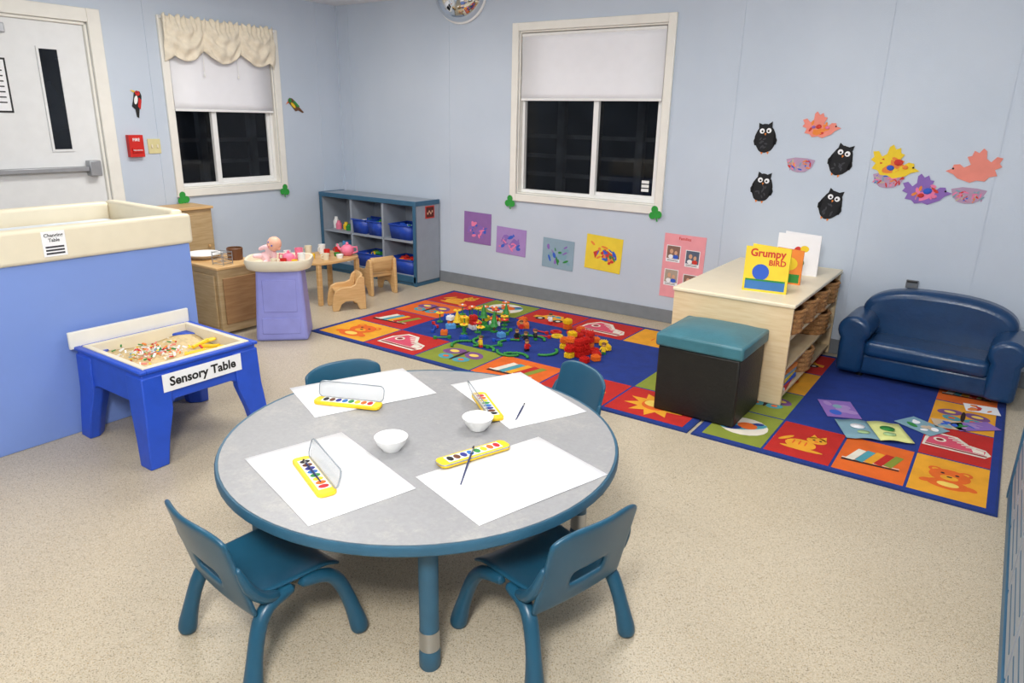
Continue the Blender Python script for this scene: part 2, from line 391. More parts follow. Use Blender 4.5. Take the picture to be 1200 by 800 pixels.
def nest(x, z, label):
    b = MB()
    b.prism([(-.09, .035), (-.075, -.01), (-.045, -.038), (-.01, -.045), (.035, -.04), (.07, -.015), (.09, .035), (.04, .045), (-.035, .048)], 0, .002, PMV)
    for i in range(34):
        cx = random.uniform(-.075, .075); cy = random.uniform(-.03, .035)*(1-abs(cx)*5); m = random.choice([PRD, PTL, PPK, PBL, PTN, PMV, POR, PPK, PMV])
        b.ell(cx, cy, .017, .005, .003+i*1e-5, m, 6, random.uniform(0, 3))
    b.obj('nest_cutout', M=BW(x, z, .003), label=label, cat='paper decoration', group='paper nest cutouts')
nest(4.345, 1.215, 'small mauve paper nest with coloured scraps'); nest(4.875, 1.15, 'mauve paper nest below yellow bird'); nest(5.305, 1.09, 'mauve paper nest with scraps below salmon bird')
def sticker(Mx, cols, label):
    b = MB()   # slender perched bird: head, body, wing, tail
    b.prism([(-.018, -.03), (.004, -.04), (.02, -.075), (.032, -.078), (.024, -.03), (.026, .01), (.018, .045), (.004, .062), (-.014, .06), (-.024, .045), (-.02, .015)], 0, .003, cols[0])
    b.poly([(-.022, .056), (-.05, .05), (-.022, .044)], .002, cols[2]); b.ell(-.006, .048, .014, .013, .0034, cols[1], 12); b.ell(-.006, .01, .010, .024, .0036, cols[3], 12, .1)
    b.poly([(.006, .03), (.024, .02), (.03, -.03), (.012, -.02)], .0038, cols[1]); b.ell(-.010, .052, .003, .003, .0046, BLK, 8)
    b.obj('bird_sticker', M=Mx, label=label, cat='wall sticker')
sticker(LW(-2.01, 1.53, .003, -20) @ Matrix.Scale(1.35, 4), (BLK, RED, YEL, WHITE), 'slender red and black bird sticker above fire alarm')
sticker(LW(-.555, 1.54, .003, 40) @ Matrix.Scale(1.35, 4), (BRN, GRN, ORA, YEL), 'brown and green bird sticker beside window')
PPK2 = P('rose_paper', 'F0A0A8'); PV1 = P('mauve_paper', '9068A8'); PV2 = P('lilac_paper', 'A888C4'); PY2 = P('bright_yellow_paper', 'F0D23C'); PG = P('grey_teal_paper', '8FA8B8')
def poster(x0, x1, z0, z1, rot, base, label, deco):
    b = MB(); w = x1-x0; h = z1-z0
    b.bb(-w/2, w/2, -h/2, h/2, 0, .002, base); deco(b, w, h)
    b.obj('child_artwork' if base is not PPK2 else 'photo_poster', M=BW((x0+x1)/2, (z0+z1)/2, .002, rot), label=label, cat='poster', group='artworks under the window' if base is not PPK2 else None)
def blobs(cs, n=18):
    def fdeco(b, w, h):
        for i in range(n):
            b.ell(random.uniform(-.32, .32)*w, random.uniform(-.26, .26)*h, random.uniform(.012, .04), random.uniform(.005, .016), .0026+i*3e-5, random.choice(cs), 9, random.uniform(0, 3))
        for s in (-1, 1):
            b.prism([(s*.02-.04, -.03), (s*.07-.0, -.05), (s*.09, .0), (s*.03, .03)][::s], .0022, .0025, cs[0])
    return fdeco
poster(1.54, 1.84, .40, .675, -1, PV1, 'mauve paper with blue and pink painted shapes', blobs([PPU, PPK, PBL]))
poster(1.90, 2.21, .345, .575, -2, PV2, 'lilac paper artwork with dark painted shapes', blobs([PPU, PBL, PPK]))
poster(2.38, 2.68, .285, .53, -2, PG, 'grey-teal paper artwork with green and purple shapes', blobs([PTL, GRN, PBL, PPU]))
poster(2.79, 3.11, .325, .60, -3, PY2, 'bright yellow paper artwork with blue red shapes', blobs([PRD, PBL, GRN, POR], 22))
def photos(b, w, h):
    b.text('Families', .03, 0, h/2-.03, .003, PRD)
    PH = [P('photo_a', '8A6A5C'), P('photo_b', '5A6478'), P('photo_c', 'B0A090')]
    for i, (x, y) in enumerate([(-.08, .1), (.07, .08), (-.08, -.08), (.07, -.1)]):
        b.rect(x-.055, y-.07, x+.055, y+.055, .0026, PW); b.rect(x-.05, y-.045, x+.05, y+.05, .003, PH[i % 3])
        b.ell(x-.015, y+.01, .014, .018, .0034, P('skin_print', 'D8A888'), 10); b.ell(x+.02, y+.0, .012, .016, .00345, P('skin_print', 'D8A888'), 10); b.ell(x+.02, y-.03, .022, .016, .0033, PRD if i % 2 else PBL, 10); b.ell(x-.018, y-.03, .02, .016, .0032, PW, 10)
        for k in range(2): b.rect(x-.045, y-.055-k*.008, x+.04, y-.052-k*.008, .0031, PGR)
poster(3.45, 3.77, .20, .68, -1, PPK2, 'pink poster board with four photographs and title', photos)

# ---------------------------------------------------------------- rugs
RN = mat('rug_navy', '183478', .95, bump=.5, bscale=300); RB = mat('rug_blue', '17368A', .95, var=.1, bump=.6, bscale=300)
def rc(n, h): return mat('rug_'+n, h, .95, var=.06, bump=.4, bscale=300)
rR = rc('red', 'BE2018'); rO = rc('orange', 'E2661A'); rY = rc('yellow', 'E9A324'); rG = rc('olive', '869230'); rP = rc('plum', '7A4C86'); rW = rc('white', 'E8E0D0'); rK = rc('black', '2A1A18'); rT = rc('teal', '4C9AA8'); rPk = rc('rose', 'D8506A'); rLY = rc('light_yellow', 'F4D060'); rDR = rc('dark_red', '8E1420')
def motif(b, kind, cx, cy, w, h, z):
    s = min(w, h)/2
    E = lambda x, y, rx, ry, k, m, r=0, n=18: b.ell(cx+x*s, cy+y*s, rx*s, ry*s, z+k*.0003, m, n, r)
    Q = lambda pts, k, m: b.poly([(cx+x*s, cy+y*s) for x, y in pts], z+k*.0003, m)
    if kind == 'bear':
        E(-.42, .5, .2, .2, 1, rO); E(.42, .5, .2, .2, 1, rO); E(-.42, .5, .1, .1, 2, rY); E(.42, .5, .1, .1, 2, rY); E(0, .15, .58, .5, 2.5, rO); E(0, -.5, .6, .35, 1, rO); E(0, 0, .25, .18, 3, rY); E(-.2, .3, .06, .06, 3, rK); E(.2, .3, .06, .06, 3, rK); E(0, .07, .08, .05, 4, rK)
        E(-.6, -.5, .2, .14, 2, rO, .6); E(.6, -.5, .2, .14, 2, rO, -.6); E(0, -.5, .3, .18, 2, rLY)
    elif kind == 'cat':
        E(-.1, -.3, .5, .42, 1, rY); E(.3, .3, .33, .29, 2, rY); Q([(.02, .4), (.12, .8), (.28, .55)], 2, rY); Q([(.32, .55), (.52, .8), (.6, .38)], 2, rY)
        E(-.65, .0, .35, .09, 1, rY, 1.0); E(.2, .33, .05, .05, 3, rK); E(.42, .33, .05, .05, 3, rK); E(0, -.68, .7, .12, 2, rY); E(.3, .2, .08, .05, 3, rO)
        for i in range(3): E(-.35+i*.2, -.2, .03, .2, 3, rO)
    elif kind == 'sun':
        Q([(cos(2*pi*k/20)*(.95 if k % 2 else .55)*1.05, sin(2*pi*k/20)*(.9 if k % 2 else .55)) for k in range(20)], 1, rY); E(0, 0, .45, .42, 2, rO); E(-.1, .08, .3, .26, 3, rLY)
    elif kind == 'book':
        for i, m in enumerate((rW, rT, rY, rR, rG)): Q([(-.8+i*.28, -.45+i*.03), (-.55+i*.28, -.5+i*.03), (-.3+i*.28, .5+i*.03), (-.55+i*.28, .55+i*.03)], 1+i*.3, m)
        Q([(-.9, -.62), (.8, -.5), (.8, -.4), (-.9, -.47)], 1, rK); Q([(-.9, -.45), (.8, -.35), (.8, -.3), (-.9, -.38)], 1.2, rW)
    elif kind == 'shoe':
        Q([(-1.0, -.62), (.85, -.68), (1.02, -.35), (.85, .05), (.35, .2), (-.02, .72), (-.65, .8), (-.98, .2)], 1, rW); Q([(-.92, -.38), (.82, -.42), (.86, -.08), (.28, .08), (-.1, .6), (-.58, .66), (-.86, .15)], 2, rPk)
        Q([(-.92, -.52), (.88, -.57), (.92, -.46), (-.92, -.42)], 2.5, rDR); Q([(.5, -.36), (.82, -.38), (.8, -.1), (.42, .0)], 3, rW); E(-.52, .14, .2, .2, 3, rW); E(-.52, .14, .12, .12, 3.5, rDR)
        for i in range(5): Q([(-.3+i*.14, .5-i*.13), (-.0+i*.14, .58-i*.13), (.02+i*.14, .50-i*.13), (-.28+i*.14, .42-i*.13)], 3, rW)
    elif kind == 'ball':
        E(0, 0, .85, .8, 1, rW); E(0, 0, .85, .3, 2, rT, .6); E(.1, .1, .35, .3, 3, rO); E(-.3, -.3, .3, .18, 3, RB, .5); E(.4, .45, .2, .12, 3, RB, .5)
    elif kind == 'car':
        Q([(-.85, -.3), (.85, -.3), (.85, .0), (.5, .08), (.28, .45), (-.38, .45), (-.55, .05), (-.85, .0)], 1, rY); Q([(-.38, .08), (-.05, .08), (-.05, .35), (-.28, .35)], 2, rT); Q([(.02, .08), (.36, .08), (.2, .35), (.02, .35)], 2, rT); E(-.45, -.33, .22, .22, 3, rK); E(.45, -.33, .22, .22, 3, rK); E(-.45, -.33, .1, .1, 4, rW); E(.45, -.33, .1, .1, 4, rW)
    elif kind == 'fly':
        E(-.45, .28, .45, .32, 1, rP, .5); E(.45, .28, .45, .32, 1, rP, -.5); E(-.35, -.35, .32, .26, 2, rT, -.4); E(.35, -.35, .32, .26, 2, rT, .4); E(0, 0, .08, .6, 3, rK); E(-.45, .28, .2, .14, 4, rLY); E(.45, .28, .2, .14, 4, rLY); E(-.35, -.35, .12, .1, 4, rO); E(.35, -.35, .12, .1, 4, rO)
def rug(x0, x1, y0, y1, nx, ny, cells, label):
    M = T(x0, y0, 0); b = MB(); W_, H_ = x1-x0, y1-y0
    b.bb(0, W_, 0, H_, 0, .007, RN); z = .0074
    b.rect(.01, .01, W_-.01, H_-.01, z, RB)
    bd = .035; cw = (W_-2*bd)/nx; ch = (H_-2*bd)/ny; g = .006
    for (i, j), (m, k) in cells.items():
        xa = bd+i*cw; ya = bd+j*ch
        b.rect(xa+g, ya+g, xa+cw-g, ya+ch-g, z+.0004, m)
        motif(b, k, xa+cw/2, ya+ch/2, cw*.93, ch*.93, z+.0006)
    return b.obj('picture_rug', M=M, label=label, cat='rug', group='picture rugs', ang=20)
R1 = {(0, 0): (rY, 'bear'), (1, 0): (rR, 'shoe'), (2, 0): (rG, 'fly'), (3, 0): (rO, 'book'), (4, 0): (rR, 'car'), (5, 0): (rR, 'sun'),
      (0, 1): (rR, 'book'), (0, 2): (rO, 'fly'), (0, 3): (rR, 'cat'), (1, 3): (rG, 'ball'), (2, 3): (rR, 'car'), (3, 3): (rR, 'shoe'), (4, 3): (rY, 'cat'), (5, 3): (rO, 'sun'), (5, 1): (rG, 'fly'), (5, 2): (rR, 'book')}
R2 = {(0, 0): (rG, 'ball'), (1, 0): (rR, 'cat'), (2, 0): (rO, 'book'), (3, 0): (rY, 'bear'), (3, 1): (rR, 'shoe'), (3, 2): (rY, 'fly'), (3, 3): (rO, 'book'),
      (0, 1): (rG, 'fly'), (0, 2): (rY, 'sun'), (0, 3): (rR, 'car')}
rug(1.62, 4.42, -1.84, -.25, 6, 4, R1, 'large blue rug with colourful picture squares under toys')
rug(4.44, 5.71, -1.84, -.10, 4, 4, R2, 'blue rug with colourful picture squares before the sofa')
RZ = .0095

# ---------------------------------------------------------------- round table
TX, TY, TH, TR = 4.055, -3.36, .45, .65
lam = mat('grey_speckled_laminate', '98989A', .42, var=.04, scale=90)
nt = lam.node_tree; bs = nt.nodes['Principled BSDF']
src = bs.inputs['Base Color'].links[0].from_socket
tc = nt.nodes.new('ShaderNodeTexCoord')
nz = nt.nodes.new('ShaderNodeTexNoise'); nz.inputs['Scale'].default_value = 3.0; nz.inputs['Detail'].default_value = 14; nz.inputs['Roughness'].default_value = .9
nt.links.new(tc.outputs['Object'], nz.inputs['Vector'])
r = nt.nodes.new('ShaderNodeValToRGB'); r.color_ramp.elements[0].position = .50; r.color_ramp.elements[0].color = (0, 0, 0, 1); r.color_ramp.elements[1].position = .68; r.color_ramp.elements[1].color = (.5, .5, .5, 1)
nt.links.new(nz.outputs['Fac'], r.inputs['Fac'])
mx = nt.nodes.new('ShaderNodeMix'); mx.data_type = 'RGBA'; nt.links.new(r.outputs['Color'], mx.inputs['Factor']); nt.links.new(src, mx.inputs[6]); mx.inputs[7].default_value = lin('CFC9BC')
nt.links.new(mx.outputs[2], bs.inputs['Base Color'])
e = thing('round_table', 'round grey laminate activity table with teal rim and legs', 'table', T(TX, TY, 0))
MB().lathe([(0, TH), (TR-.012, TH), (TR-.012, TH-.022), (0, TH-.022)], (0, 0, 0), lam, 72).obj('tabletop', e)
MB().lathe([(TR-.014, TH-.002), (TR-.004, TH+.001), (TR, TH-.006), (TR, TH-.026), (TR-.006, TH-.032), (TR-.03, TH-.032), (TR-.03, TH-.024), (TR-.014, TH-.024), (TR-.014, TH-.002)], (0, 0, 0), TEALD, 72).obj('edge_band', e)
for a in (-47, 43, 133, 223):
    x, y = .55*cos(radians(a)), .55*sin(radians(a))
    l = MB().cyl((x, y, .085), (x, y, TH-.022), .027, .027, TEALD, 24).obj('leg', e)
    MB().cyl((x, y, .065), (x, y, .125), .0285, .0285, CHROME, 24).obj('collar', l, label='steel height-adjustment collar')
    MB().lathe([(0, 0), (.026, 0), (.03, .008), (.03, .05), (.024, .068), (0, .068)], (x, y, 0), TEALD, 24).obj('foot', l)

# chairs
def chair():
    e = thing('child_chair', 'teal moulded plastic toddler chair at round table', 'chair', group='teal chairs around the table')
    def seat(u, v):
        x = (u-.5)*.315*(1-.1*(1-v)); y = -.14+v*.28
        z = .245-.016*cos((u-.5)*pi)*sin(min(1, v*1.2)*pi)-.02*max(0, v-.8)*5*max(0, v-.8)*5+.012*abs(2*u-1)**3
        return (x, y, z)
    MB().grid(seat, 14, 14, TEAL).obj('seat', e, solid=.014, sub=1)
    def back(u, v):
        s = 2*u-1; ww = .168*(1-.03*v)
        z = .215+v*.275*(1-.12*abs(s)**4)
        y = -.13-.06*v-.034*(1-s*s)*(.3+.7*v)
        return (ww*s, y, z)
    MB().grid(back, 16, 12, TEAL, skip=lambda i, j: (5 <= i <= 10 and 3 <= j <= 4)).obj('backrest', e, solid=.015, sub=1)
    for sx in (-1, 1):
        for sy in (-1, 1):
            pts = [(sx*.185, sy*.175, 0), (sx*.184, sy*.173, .012), (sx*.182, sy*.17, .035), (sx*.174, sy*.155, .10), (sx*.165, sy*.135, .17), (sx*.157, sy*.112, .212), (sx*.15, sy*.08, .23), (sx*.145, sy*.0, .236)]
            rs = [.020, .028, .028, .021, .022, .023, .021, .018]
            MB().tube(pts, rs, TEAL, 14).obj('leg', e, sub=1)
    for sx in (-1, 1):
        MB().tube([(sx*.15, -.05, .238), (sx*.163, -.11, .255), (sx*.166, -.15, .31), (sx*.162, -.172, .39)], [.016, .02, .017, .008], TEAL, 10).obj('side_support', e, sub=1)
    return e
def CH(x, y, fwd): return T(x, y, 0, fwd-90)
c0 = chair(); c0.matrix_basis = CH(3.965, -3.93, 84)
copy_thing(c0, CH(4.605, -3.455, 165)); copy_thing(c0, CH(3.555, -3.17, -22)); copy_thing(c0, CH(4.105, -2.69, -117))

# papers
def paper(x, y, rot, label):
    MB().grid(lambda u, v: ((u-.5)*.475, (v-.5)*.325, .0012+.0010*sin(u*3)*cos(v*3)**2), 6, 5, PAPER).obj('painting_paper', M=T(x, y, TH, rot), label=label, cat='paper', group='papers on the round table', solid=.0008)
paper(3.60, -3.20, 67, 'blank white painting paper on grey table'); paper(4.11, -2.895, -25, 'blank white painting paper on grey table')
paper(4.005, -3.73, -16, 'blank white painting paper on grey table'); paper(4.455, -3.41, 73, 'blank white painting paper on grey table')
b = MB().lathe([(0, 0), (.028, 0), (.03, .004), (.045, .022), (.054, .045), (.052, .046), (.042, .024), (.026, .008), (0, .006)], (0, 0, 0), WHITE, 36)
bo = b.obj('bowl', M=T(4.045, -3.50, TH+.001), label='small empty white bowl on grey table', cat='bowl', group='white bowls', ang=60)
copy_thing(bo, T(4.17, -3.21, TH+.003))
# paint trays
CLEAR = mat('clear_lid_plastic', 'B8C0C6', .1, alpha=.30); CLEARE = mat('clear_lid_edge', '9AA2AA', .15, alpha=.85)
def paints(cols_, name_label, rot_lid=72):
    e = thing('paint_tray', name_label, 'paint set', group='watercolour trays')
    pts = []
    L_, w_ = .128, .029; rr = .018
    for cx, cy, a0 in ((L_-rr, -w_+rr, -90), (L_-rr, w_-rr, 0), (-L_+rr, w_-rr, 90), (-L_+rr, -w_+rr, 180)):
        for k in range(6): a = radians(a0+k*18); pts.append((cx+rr*cos(a), cy+rr*sin(a)))
    MB().prism(pts, 0, .012, YEL).obj('tray', e, bevel=.002)
    MB().bb(-.100, .100, -.018, .020, .0121, .0128, WHITE).obj('paint_strip', e, label='white strip holding the paint pans')
    for i, h in enumerate(cols_):
        x = -.086+i*.0246
        MB().lathe([(0, .0129), (.0098, .0129), (.0102, .0138), (.009, .0146), (0, .0142)], (x, .001, 0), col('paint_'+h, h, .6), 16, 1, 1.5).obj('paint_pan', e)
    b = MB(); b.M = Matrix.Translation((0, w_, .011)) @ Matrix.Rotation(radians(rot_lid), 4, 'X')
    z_ = .004 if rot_lid > 150 else 0
    b.prism([(p[0], p[1]+w_) for p in pts], z_, z_+.0015, CLEAR); b.tube([(p[0], p[1]+w_, .005) for p in pts]+[(pts[0][0], pts[0][1]+w_, .005)], .0022, CLEARE, 6)
    b.obj('clear_lid', e, label='clear plastic hinged lid')
    return e
PC = ['1C1C20', '6A3A1E', '2A2F8C', '2C6EB8', '2E8A3E', 'E8C820', 'E06A1C', 'C0202A']
p0 = paints(PC, 'yellow watercolour tray with open clear lid'); p0.matrix_basis = T(3.665, -3.335, TH+.004, 23)
copy_thing(p0, T(4.085, -3.045, TH+.004, 143)); copy_thing(p0, T(4.00, -3.775, TH+.004, -22))
p1 = paints(PC, 'yellow watercolour tray with lid folded flat', 176); p1.matrix_basis = T(4.285, -3.38, TH+.004, 71)
def brush(p, q, label):
    p, q = Vector(p), Vector(q); d = (q-p)
    e = thing('paint_brush', label, 'paint brush', Matrix.Translation(p), group='paint brushes')
    MB().tube([(0, 0, 0), d*.5, d*.8], [.002, .0035, .003], col('navy_handle', '1E2A5A'), 8).obj('brush_handle', e)
    MB().tube([d*.8, d*.9], [.0032, .003], CHROME, 8).obj('ferrule', e)
    MB().tube([d*.9, d*.95, d], [.003, .0035, .001], BLK, 8).obj('bristles', e)
brush((4.235, -3.075, TH+.007), (4.175, -2.93, TH+.007), 'navy paint brush lying on white paper')
brush((4.37, -3.55, TH+.006), (4.27, -3.36, TH+.026), 'dark paint brush propped on paint tray')
brush((4.06, -3.80, TH+.022), (3.91, -3.74, TH+.022), 'dark paint brush lying on paint tray')

# ---------------------------------------------------------------- changing table unit
e = thing('changing_table', 'periwinkle changing table with cream moulded rim', 'changing table', T(1.37, -4.35, 0))
b = MB(); Lc, Wc = 1.4, .72
b.bb(0, Wc, 0, Lc, 0, .83, PERI); b.obj('cabinet_body', e, bevel=.004)
b = MB()
b.bb(Wc-.05, Wc+.02, 0, Lc+.015, .825, .975, CREAM)
b.bb(0, Wc-.05, Lc-.05, Lc+.015, .825, .99, CREAM)
b.bb(-.01, .05, 0, Lc-.05, .825, .985, CREAM)
b.bb(.05, Wc-.05, 0, Lc-.05, .825, .86, CREAM)
b.obj('moulded_rim', e, bevel=.018, seg=4)
MB().bb(.07, Wc-.07, .05, Lc-.08, .86, .90, mat('pad_vinyl', 'DCE4EE', .5)).obj('changing_pad', e, bevel=.015, seg=3)
b = MB(); b.bb(-.048, .048, -.055, .055, 0, .002, PAPER); b.text('Changing\nTable', .021, 0, .026, .003, BLK)
for k in range(3): b.bb(-.038, .038, -.018-k*.014, -.010-k*.014, .002, .0025, PGR)
b.obj('changing_table_sign', M=Matrix(((0, 0, 1, 2.112), (1, 0, 0, -3.59), (0, 1, 0, .905), (0, 0, 0, 1))), label='small white printed sign on changing table rim', cat='sign')

# ---------------------------------------------------------------- sensory table
SX, SY = 2.425, -3.315
e = thing('sensory_table', 'royal blue plastic sensory table filled with sand', 'sensory table', T(SX, SY, 0))
hw = .275; z0, z1 = .255, .425
b = MB()
for a in range(4):
    b.M = Matrix.Rotation(a*pi/2, 4, 'Z')
    pts = [(-hw, z1), (hw, z1), (hw*.97, z0-.03), (hw*.62, z0+.0), (hw*.5, z0+.02), (-hw*.5, z0+.02), (-hw*.62, z0), (-hw*.97, z0-.03)]
    vs = [(x, -hw, z) for x, z in pts]+[(x*.94, -hw+.03, z) for x, z in pts]; n = 8
    b.add(vs, [tuple(range(n))[::-1], tuple(range(n, 2*n))]+[(i, (i+1) % n, (i+1) % n+n, i+n) for i in range(n)], BLUEP)
b.M = Matrix(); b.bb(-.255, .255, -.255, .255, .28, .30, BLUEP)
b.obj('tub', e, bevel=.006)
for sx in (-1, 1):
    for sy in (-1, 1):
        b = MB()
        def ring(z, o, w_): return [(sx*o, sy*o, z), (sx*(o-w_), sy*o, z), (sx*(o-w_), sy*(o-.045), z), (sx*(o-.045), sy*(o-w_), z), (sx*o, sy*(o-w_), z)]
        secs = [ring(0, .305, .085), ring(.12, .296, .10), ring(.235, .286, .125), ring(z1-.02, .281, .13)]
        vs = [v for s_ in secs for v in s_]; fs = []
        for i in range(3):
            for k in range(5): fs.append((i*5+k, i*5+(k+1) % 5, i*5+5+(k+1) % 5, i*5+5+k))
        fs += [(0, 1, 2, 3, 4), (19, 18, 17, 16, 15)]
        b.add(vs, fs, BLUEP).obj('leg', e, bevel=.006)
b = MB(); q = hw+.010
for x0, x1, y0, y1 in ((-q, q, -q, -q+.03), (-q, q, q-.03, q), (-q, -q+.03, -q+.03, q-.03), (q-.03, q, -q+.03, q-.03)): b.bb(x0, x1, y0, y1, z1-.004, z1+.012, BLUEP)
b.obj('rim', e, bevel=.005)
b = MB(); q = hw-.018
for x0, x1, y0, y1 in ((-q, q, -q, -q+.025), (-q, q, q-.025, q), (-q, -q+.025, -q+.025, q-.025), (q-.025, q, -q+.025, q-.025)): b.bb(x0, x1, y0, y1, .30, z1+.016, CREAM)
b.obj('inner_tray', e, bevel=.003)
b = MB(); b.bb(-.292, -.275, -.30, .28, .425, .505, TRIM); b.obj('back_board', e, bevel=.004, label='off-white raised board along one side')
SAND = mat('sand_filling', 'DCC493', .95, var=.1, scale=60, bump=.8, bscale=60)
b = MB().grid(lambda u, v: (-.23+u*.46, -.23+v*.46, .385+.012*sin(u*7+1)*cos(v*6)), 16, 16, SAND)
b.obj('sand', M=T(SX, SY, 0), kind='stuff', label='tan sand filling inside the sensory table', cat='sand', solid=.01)
bits = [PP, PY, GRN, POR, WHITE, WHITE, CREAM, WHITE, CREAM, PTL, PRD]
b = MB()
for i in range(190):
    x = random.gauss(-.03, .07); y = random.gauss(-.05, .08)
    if abs(x) > .22 or abs(y) > .22: continue
    r_ = random.uniform(.003, .006)
    b.box((x, y, .401+random.uniform(0, .012)), (r_*4, r_*1.6, r_), random.choice(bits), Matrix.Rotation(random.uniform(0, 3), 3, 'Z') @ Matrix.Rotation(random.uniform(-.6, .6), 3, 'Y'))
b.obj('coloured_scraps', M=T(SX, SY, 0), kind='stuff', label='pale coloured paper scraps scattered over the sand', cat='craft scraps')
for i, (x, y, rz) in enumerate([(2.55, -3.16, 20), (2.57, -3.25, 60), (2.46, -3.16, 100)]):
    b = MB().tube([(-.06, 0, .0), (0, 0, .006), (.03, 0, .01)], [.009, .01, .012], YEL, 8); b.ball((.05, 0, .008), (.03, .02, .008), YEL, 10)
    b.obj('toy_scoop', M=T(x, y, .405, rz), label='yellow plastic scoop on the sand', cat='toy', group='sand scoops')
b = MB(); b.bb(-.19, .19, -.04, .04, 0, .0015, PAPER); b.text('Sensory Table', .056, 0, 0, .0025, BLK, 1.0, bold=.03)
b.obj('sensory_table_label', M=Matrix(((0, 0, 1, SX+.2865), (1, 0, 0, SY-.005), (0, 1, 0, .362), (0, 0, 0, 1))), label='white label reading Sensory Table in black', cat='label')

# ---------------------------------------------------------------- toy kitchen units
e = thing('play_cupboard', 'plain wood play cupboard against the wall', 'toy cupboard', T(.02, -2.02, 0))
MB().bb(0, .28, 0, .34, .02, .74, MAPLE).bb(-.0, .30, -.01, .35, .74, .76, BIRCHD).obj('cupboard_body', e, bevel=.004)
dd = MB().bb(.28, .295, .02, .32, .06, .70, MAPLE).obj('cupboard_door', e, bevel=.003)
MB().ball((.308, .28, .45), .012, BIRCHD, 10).obj('knob', dd)
e = thing('play_stove', 'low maple play kitchen cabinet', 'toy kitchen', T(.76, -2.29, 0))
MB().bb(0, .50, 0, .34, .02, .46, MAPLE).bb(-.01, .51, -.01, .35, .46, .478, BIRCHD).obj('stove_body', e, bevel=.004)
MB().bb(.03, .47, -.014, 0, .06, .42, MAPLE).obj('oven_door', e, bevel=.003)
MB().bb(.505, .515, .03, .31, .08, .40, wood('shaded_maple', 'A98258', '987048')).obj('side_panel', e, bevel=.002)  # darker wood tone paints in the shade on the cabinet's side
ZS = .4785
b = MB().lathe([(0, 0), (.08, 0), (.12, .03), (.125, .032), (.122, .036), (.08, .008), (0, .006)], (0, 0, 0), WHITE, 30)
b.obj('toy_basin', M=T(.88, -2.14, ZS), label='round white toy basin on the play stove', cat='toy dish', ang=60)
b = MB().lathe([(0, 0), (.05, 0), (.055, .08), (.05, .085), (.046, .02), (0, .015)], (0, 0, 0), BRN, 24); b.tube([(.05, 0, .05), (.1, 0, .06), (.13, 0, .06)], .008, BRN, 8)
b.obj('toy_pot', M=T(1.09, -2.03, ZS, 150), label='small brown toy pot with handle', cat='toy pot')
b = MB()
for k in range(4): b.tube([(-.05, -.04, .01+k*.025), (.05, -.04, .01+k*.025), (.05, .04, .01+k*.025), (-.05, .04, .01+k*.025), (-.05, -.04, .01+k*.025)], .0025, CHROME, 6)
for sx in (-1, 1):
    for sy in (-1, 1): b.cyl((sx*.05, sy*.04, 0), (sx*.05, sy*.04, .09), .003, .003, CHROME, 6)
b.obj('wire_rack', M=T(1.18, -2.19, ZS, 10), label='small silver wire toy rack on cabinet', cat='rack')

# doll highchair
M = T(1.55, -2.0, 0, 44)
e = thing('doll_highchair', 'pale lavender doll highchair with moulded cream tray', 'toy highchair', M)
b = MB()
vs = [(-.172, -.150, 0), (.172, -.150, 0), (.172, .13, 0), (-.172, .13, 0), (-.145, -.115, .50), (.145, -.115, .50), (.145, .11, .50), (-.145, .11, .50)]
b.add(vs, [(3, 2, 1, 0), (4, 5, 6, 7), (0, 1, 5, 4), (1, 2, 6, 5), (2, 3, 7, 6), (3, 0, 4, 7)], LILAC)
b.obj('stand', e, bevel=.022, seg=4)
A_ = Matrix.Translation((0, -.151, .0)) @ Matrix.Rotation(-math.atan2(.035, .50), 4, 'X')
for (x0, x1, za, zb) in ((-.125, .125, .05, .16), (-.11, .11, .20, .42)):
    b = MB(); b.M = A_; b.bb(x0, x1, -.005, .005, za, zb, LILAC); b.obj('front_panel', e, bevel=.005)
b = MB()
sq = lambda rx, ry, z, k=32: [(math.copysign(abs(cos(a))**.55, cos(a))*rx, math.copysign(abs(sin(a))**.55, sin(a))*ry-.02, z) for a in [2*pi*(i+.5)/k for i in range(k)]]
rings = [sq(.16, .13, .475), sq(.205, .155, .49), sq(.22, .165, .53), sq(.215, .16, .552), sq(.20, .15, .55), sq(.185, .138, .509)]
vs = [p_ for rg in rings for p_ in rg]; fs = [tuple(range(32))[::-1], tuple(range(160, 192))]
for i in range(5):
    for k in range(32): fs.append((i*32+k, i*32+(k+1) % 32, (i+1)*32+(k+1) % 32, (i+1)*32+k))
b.add(vs, fs, CREAM).obj('tray', e, ang=50)
ZH = .5095
SK = mat('doll_skin_vinyl', 'F0B59A', .5, var=.03)
d = thing('baby_doll', 'bald baby doll in pink outfit slumped on highchair tray', 'doll', M @ T(-.09, .02, ZH+.02, -35) @ Matrix.Rotation(radians(38), 4, 'Y') @ Matrix.Translation((0, 0, -.02)))
me = bpy.data.meshes.new('body'); vsd = [(0, 0, .04), (0, 0, .10), (0, -.005, .125), (.045, -.01, .1), (.08, -.04, .06), (-.045, -.01, .1), (-.07, -.03, .05), (.03, -.03, .03), (.05, -.09, .025), (-.03, -.03, .03), (-.045, -.09, .025)]
me.from_pydata(vsd, [(0, 1), (1, 2), (1, 3), (3, 4), (1, 5), (5, 6), (0, 7), (7, 8), (0, 9), (9, 10)], [])
o = bpy.data.objects.new('body', me); COL.objects.link(o); o.parent = d
o.modifiers.new('skin', 'SKIN')
try:
    for i, r_ in enumerate([.036, .032, .02, .018, .012, .018, .012, .02, .013, .02, .013]): me.skin_vertices[0].data[i].radius = (r_, r_)
    me.skin_vertices[0].data[0].use_root = True
except Exception as ex: print('skin', ex)
o.modifiers.new('s', 'SUBSURF').levels = 1; me.materials.append(mat('doll_cloth', 'F0C8CC', .8))
hd = MB().ball((0, -.01, .165), (.047, .047, .05), SK, 18); hd.ball((0, -.058, .16), .007, SK, 8)
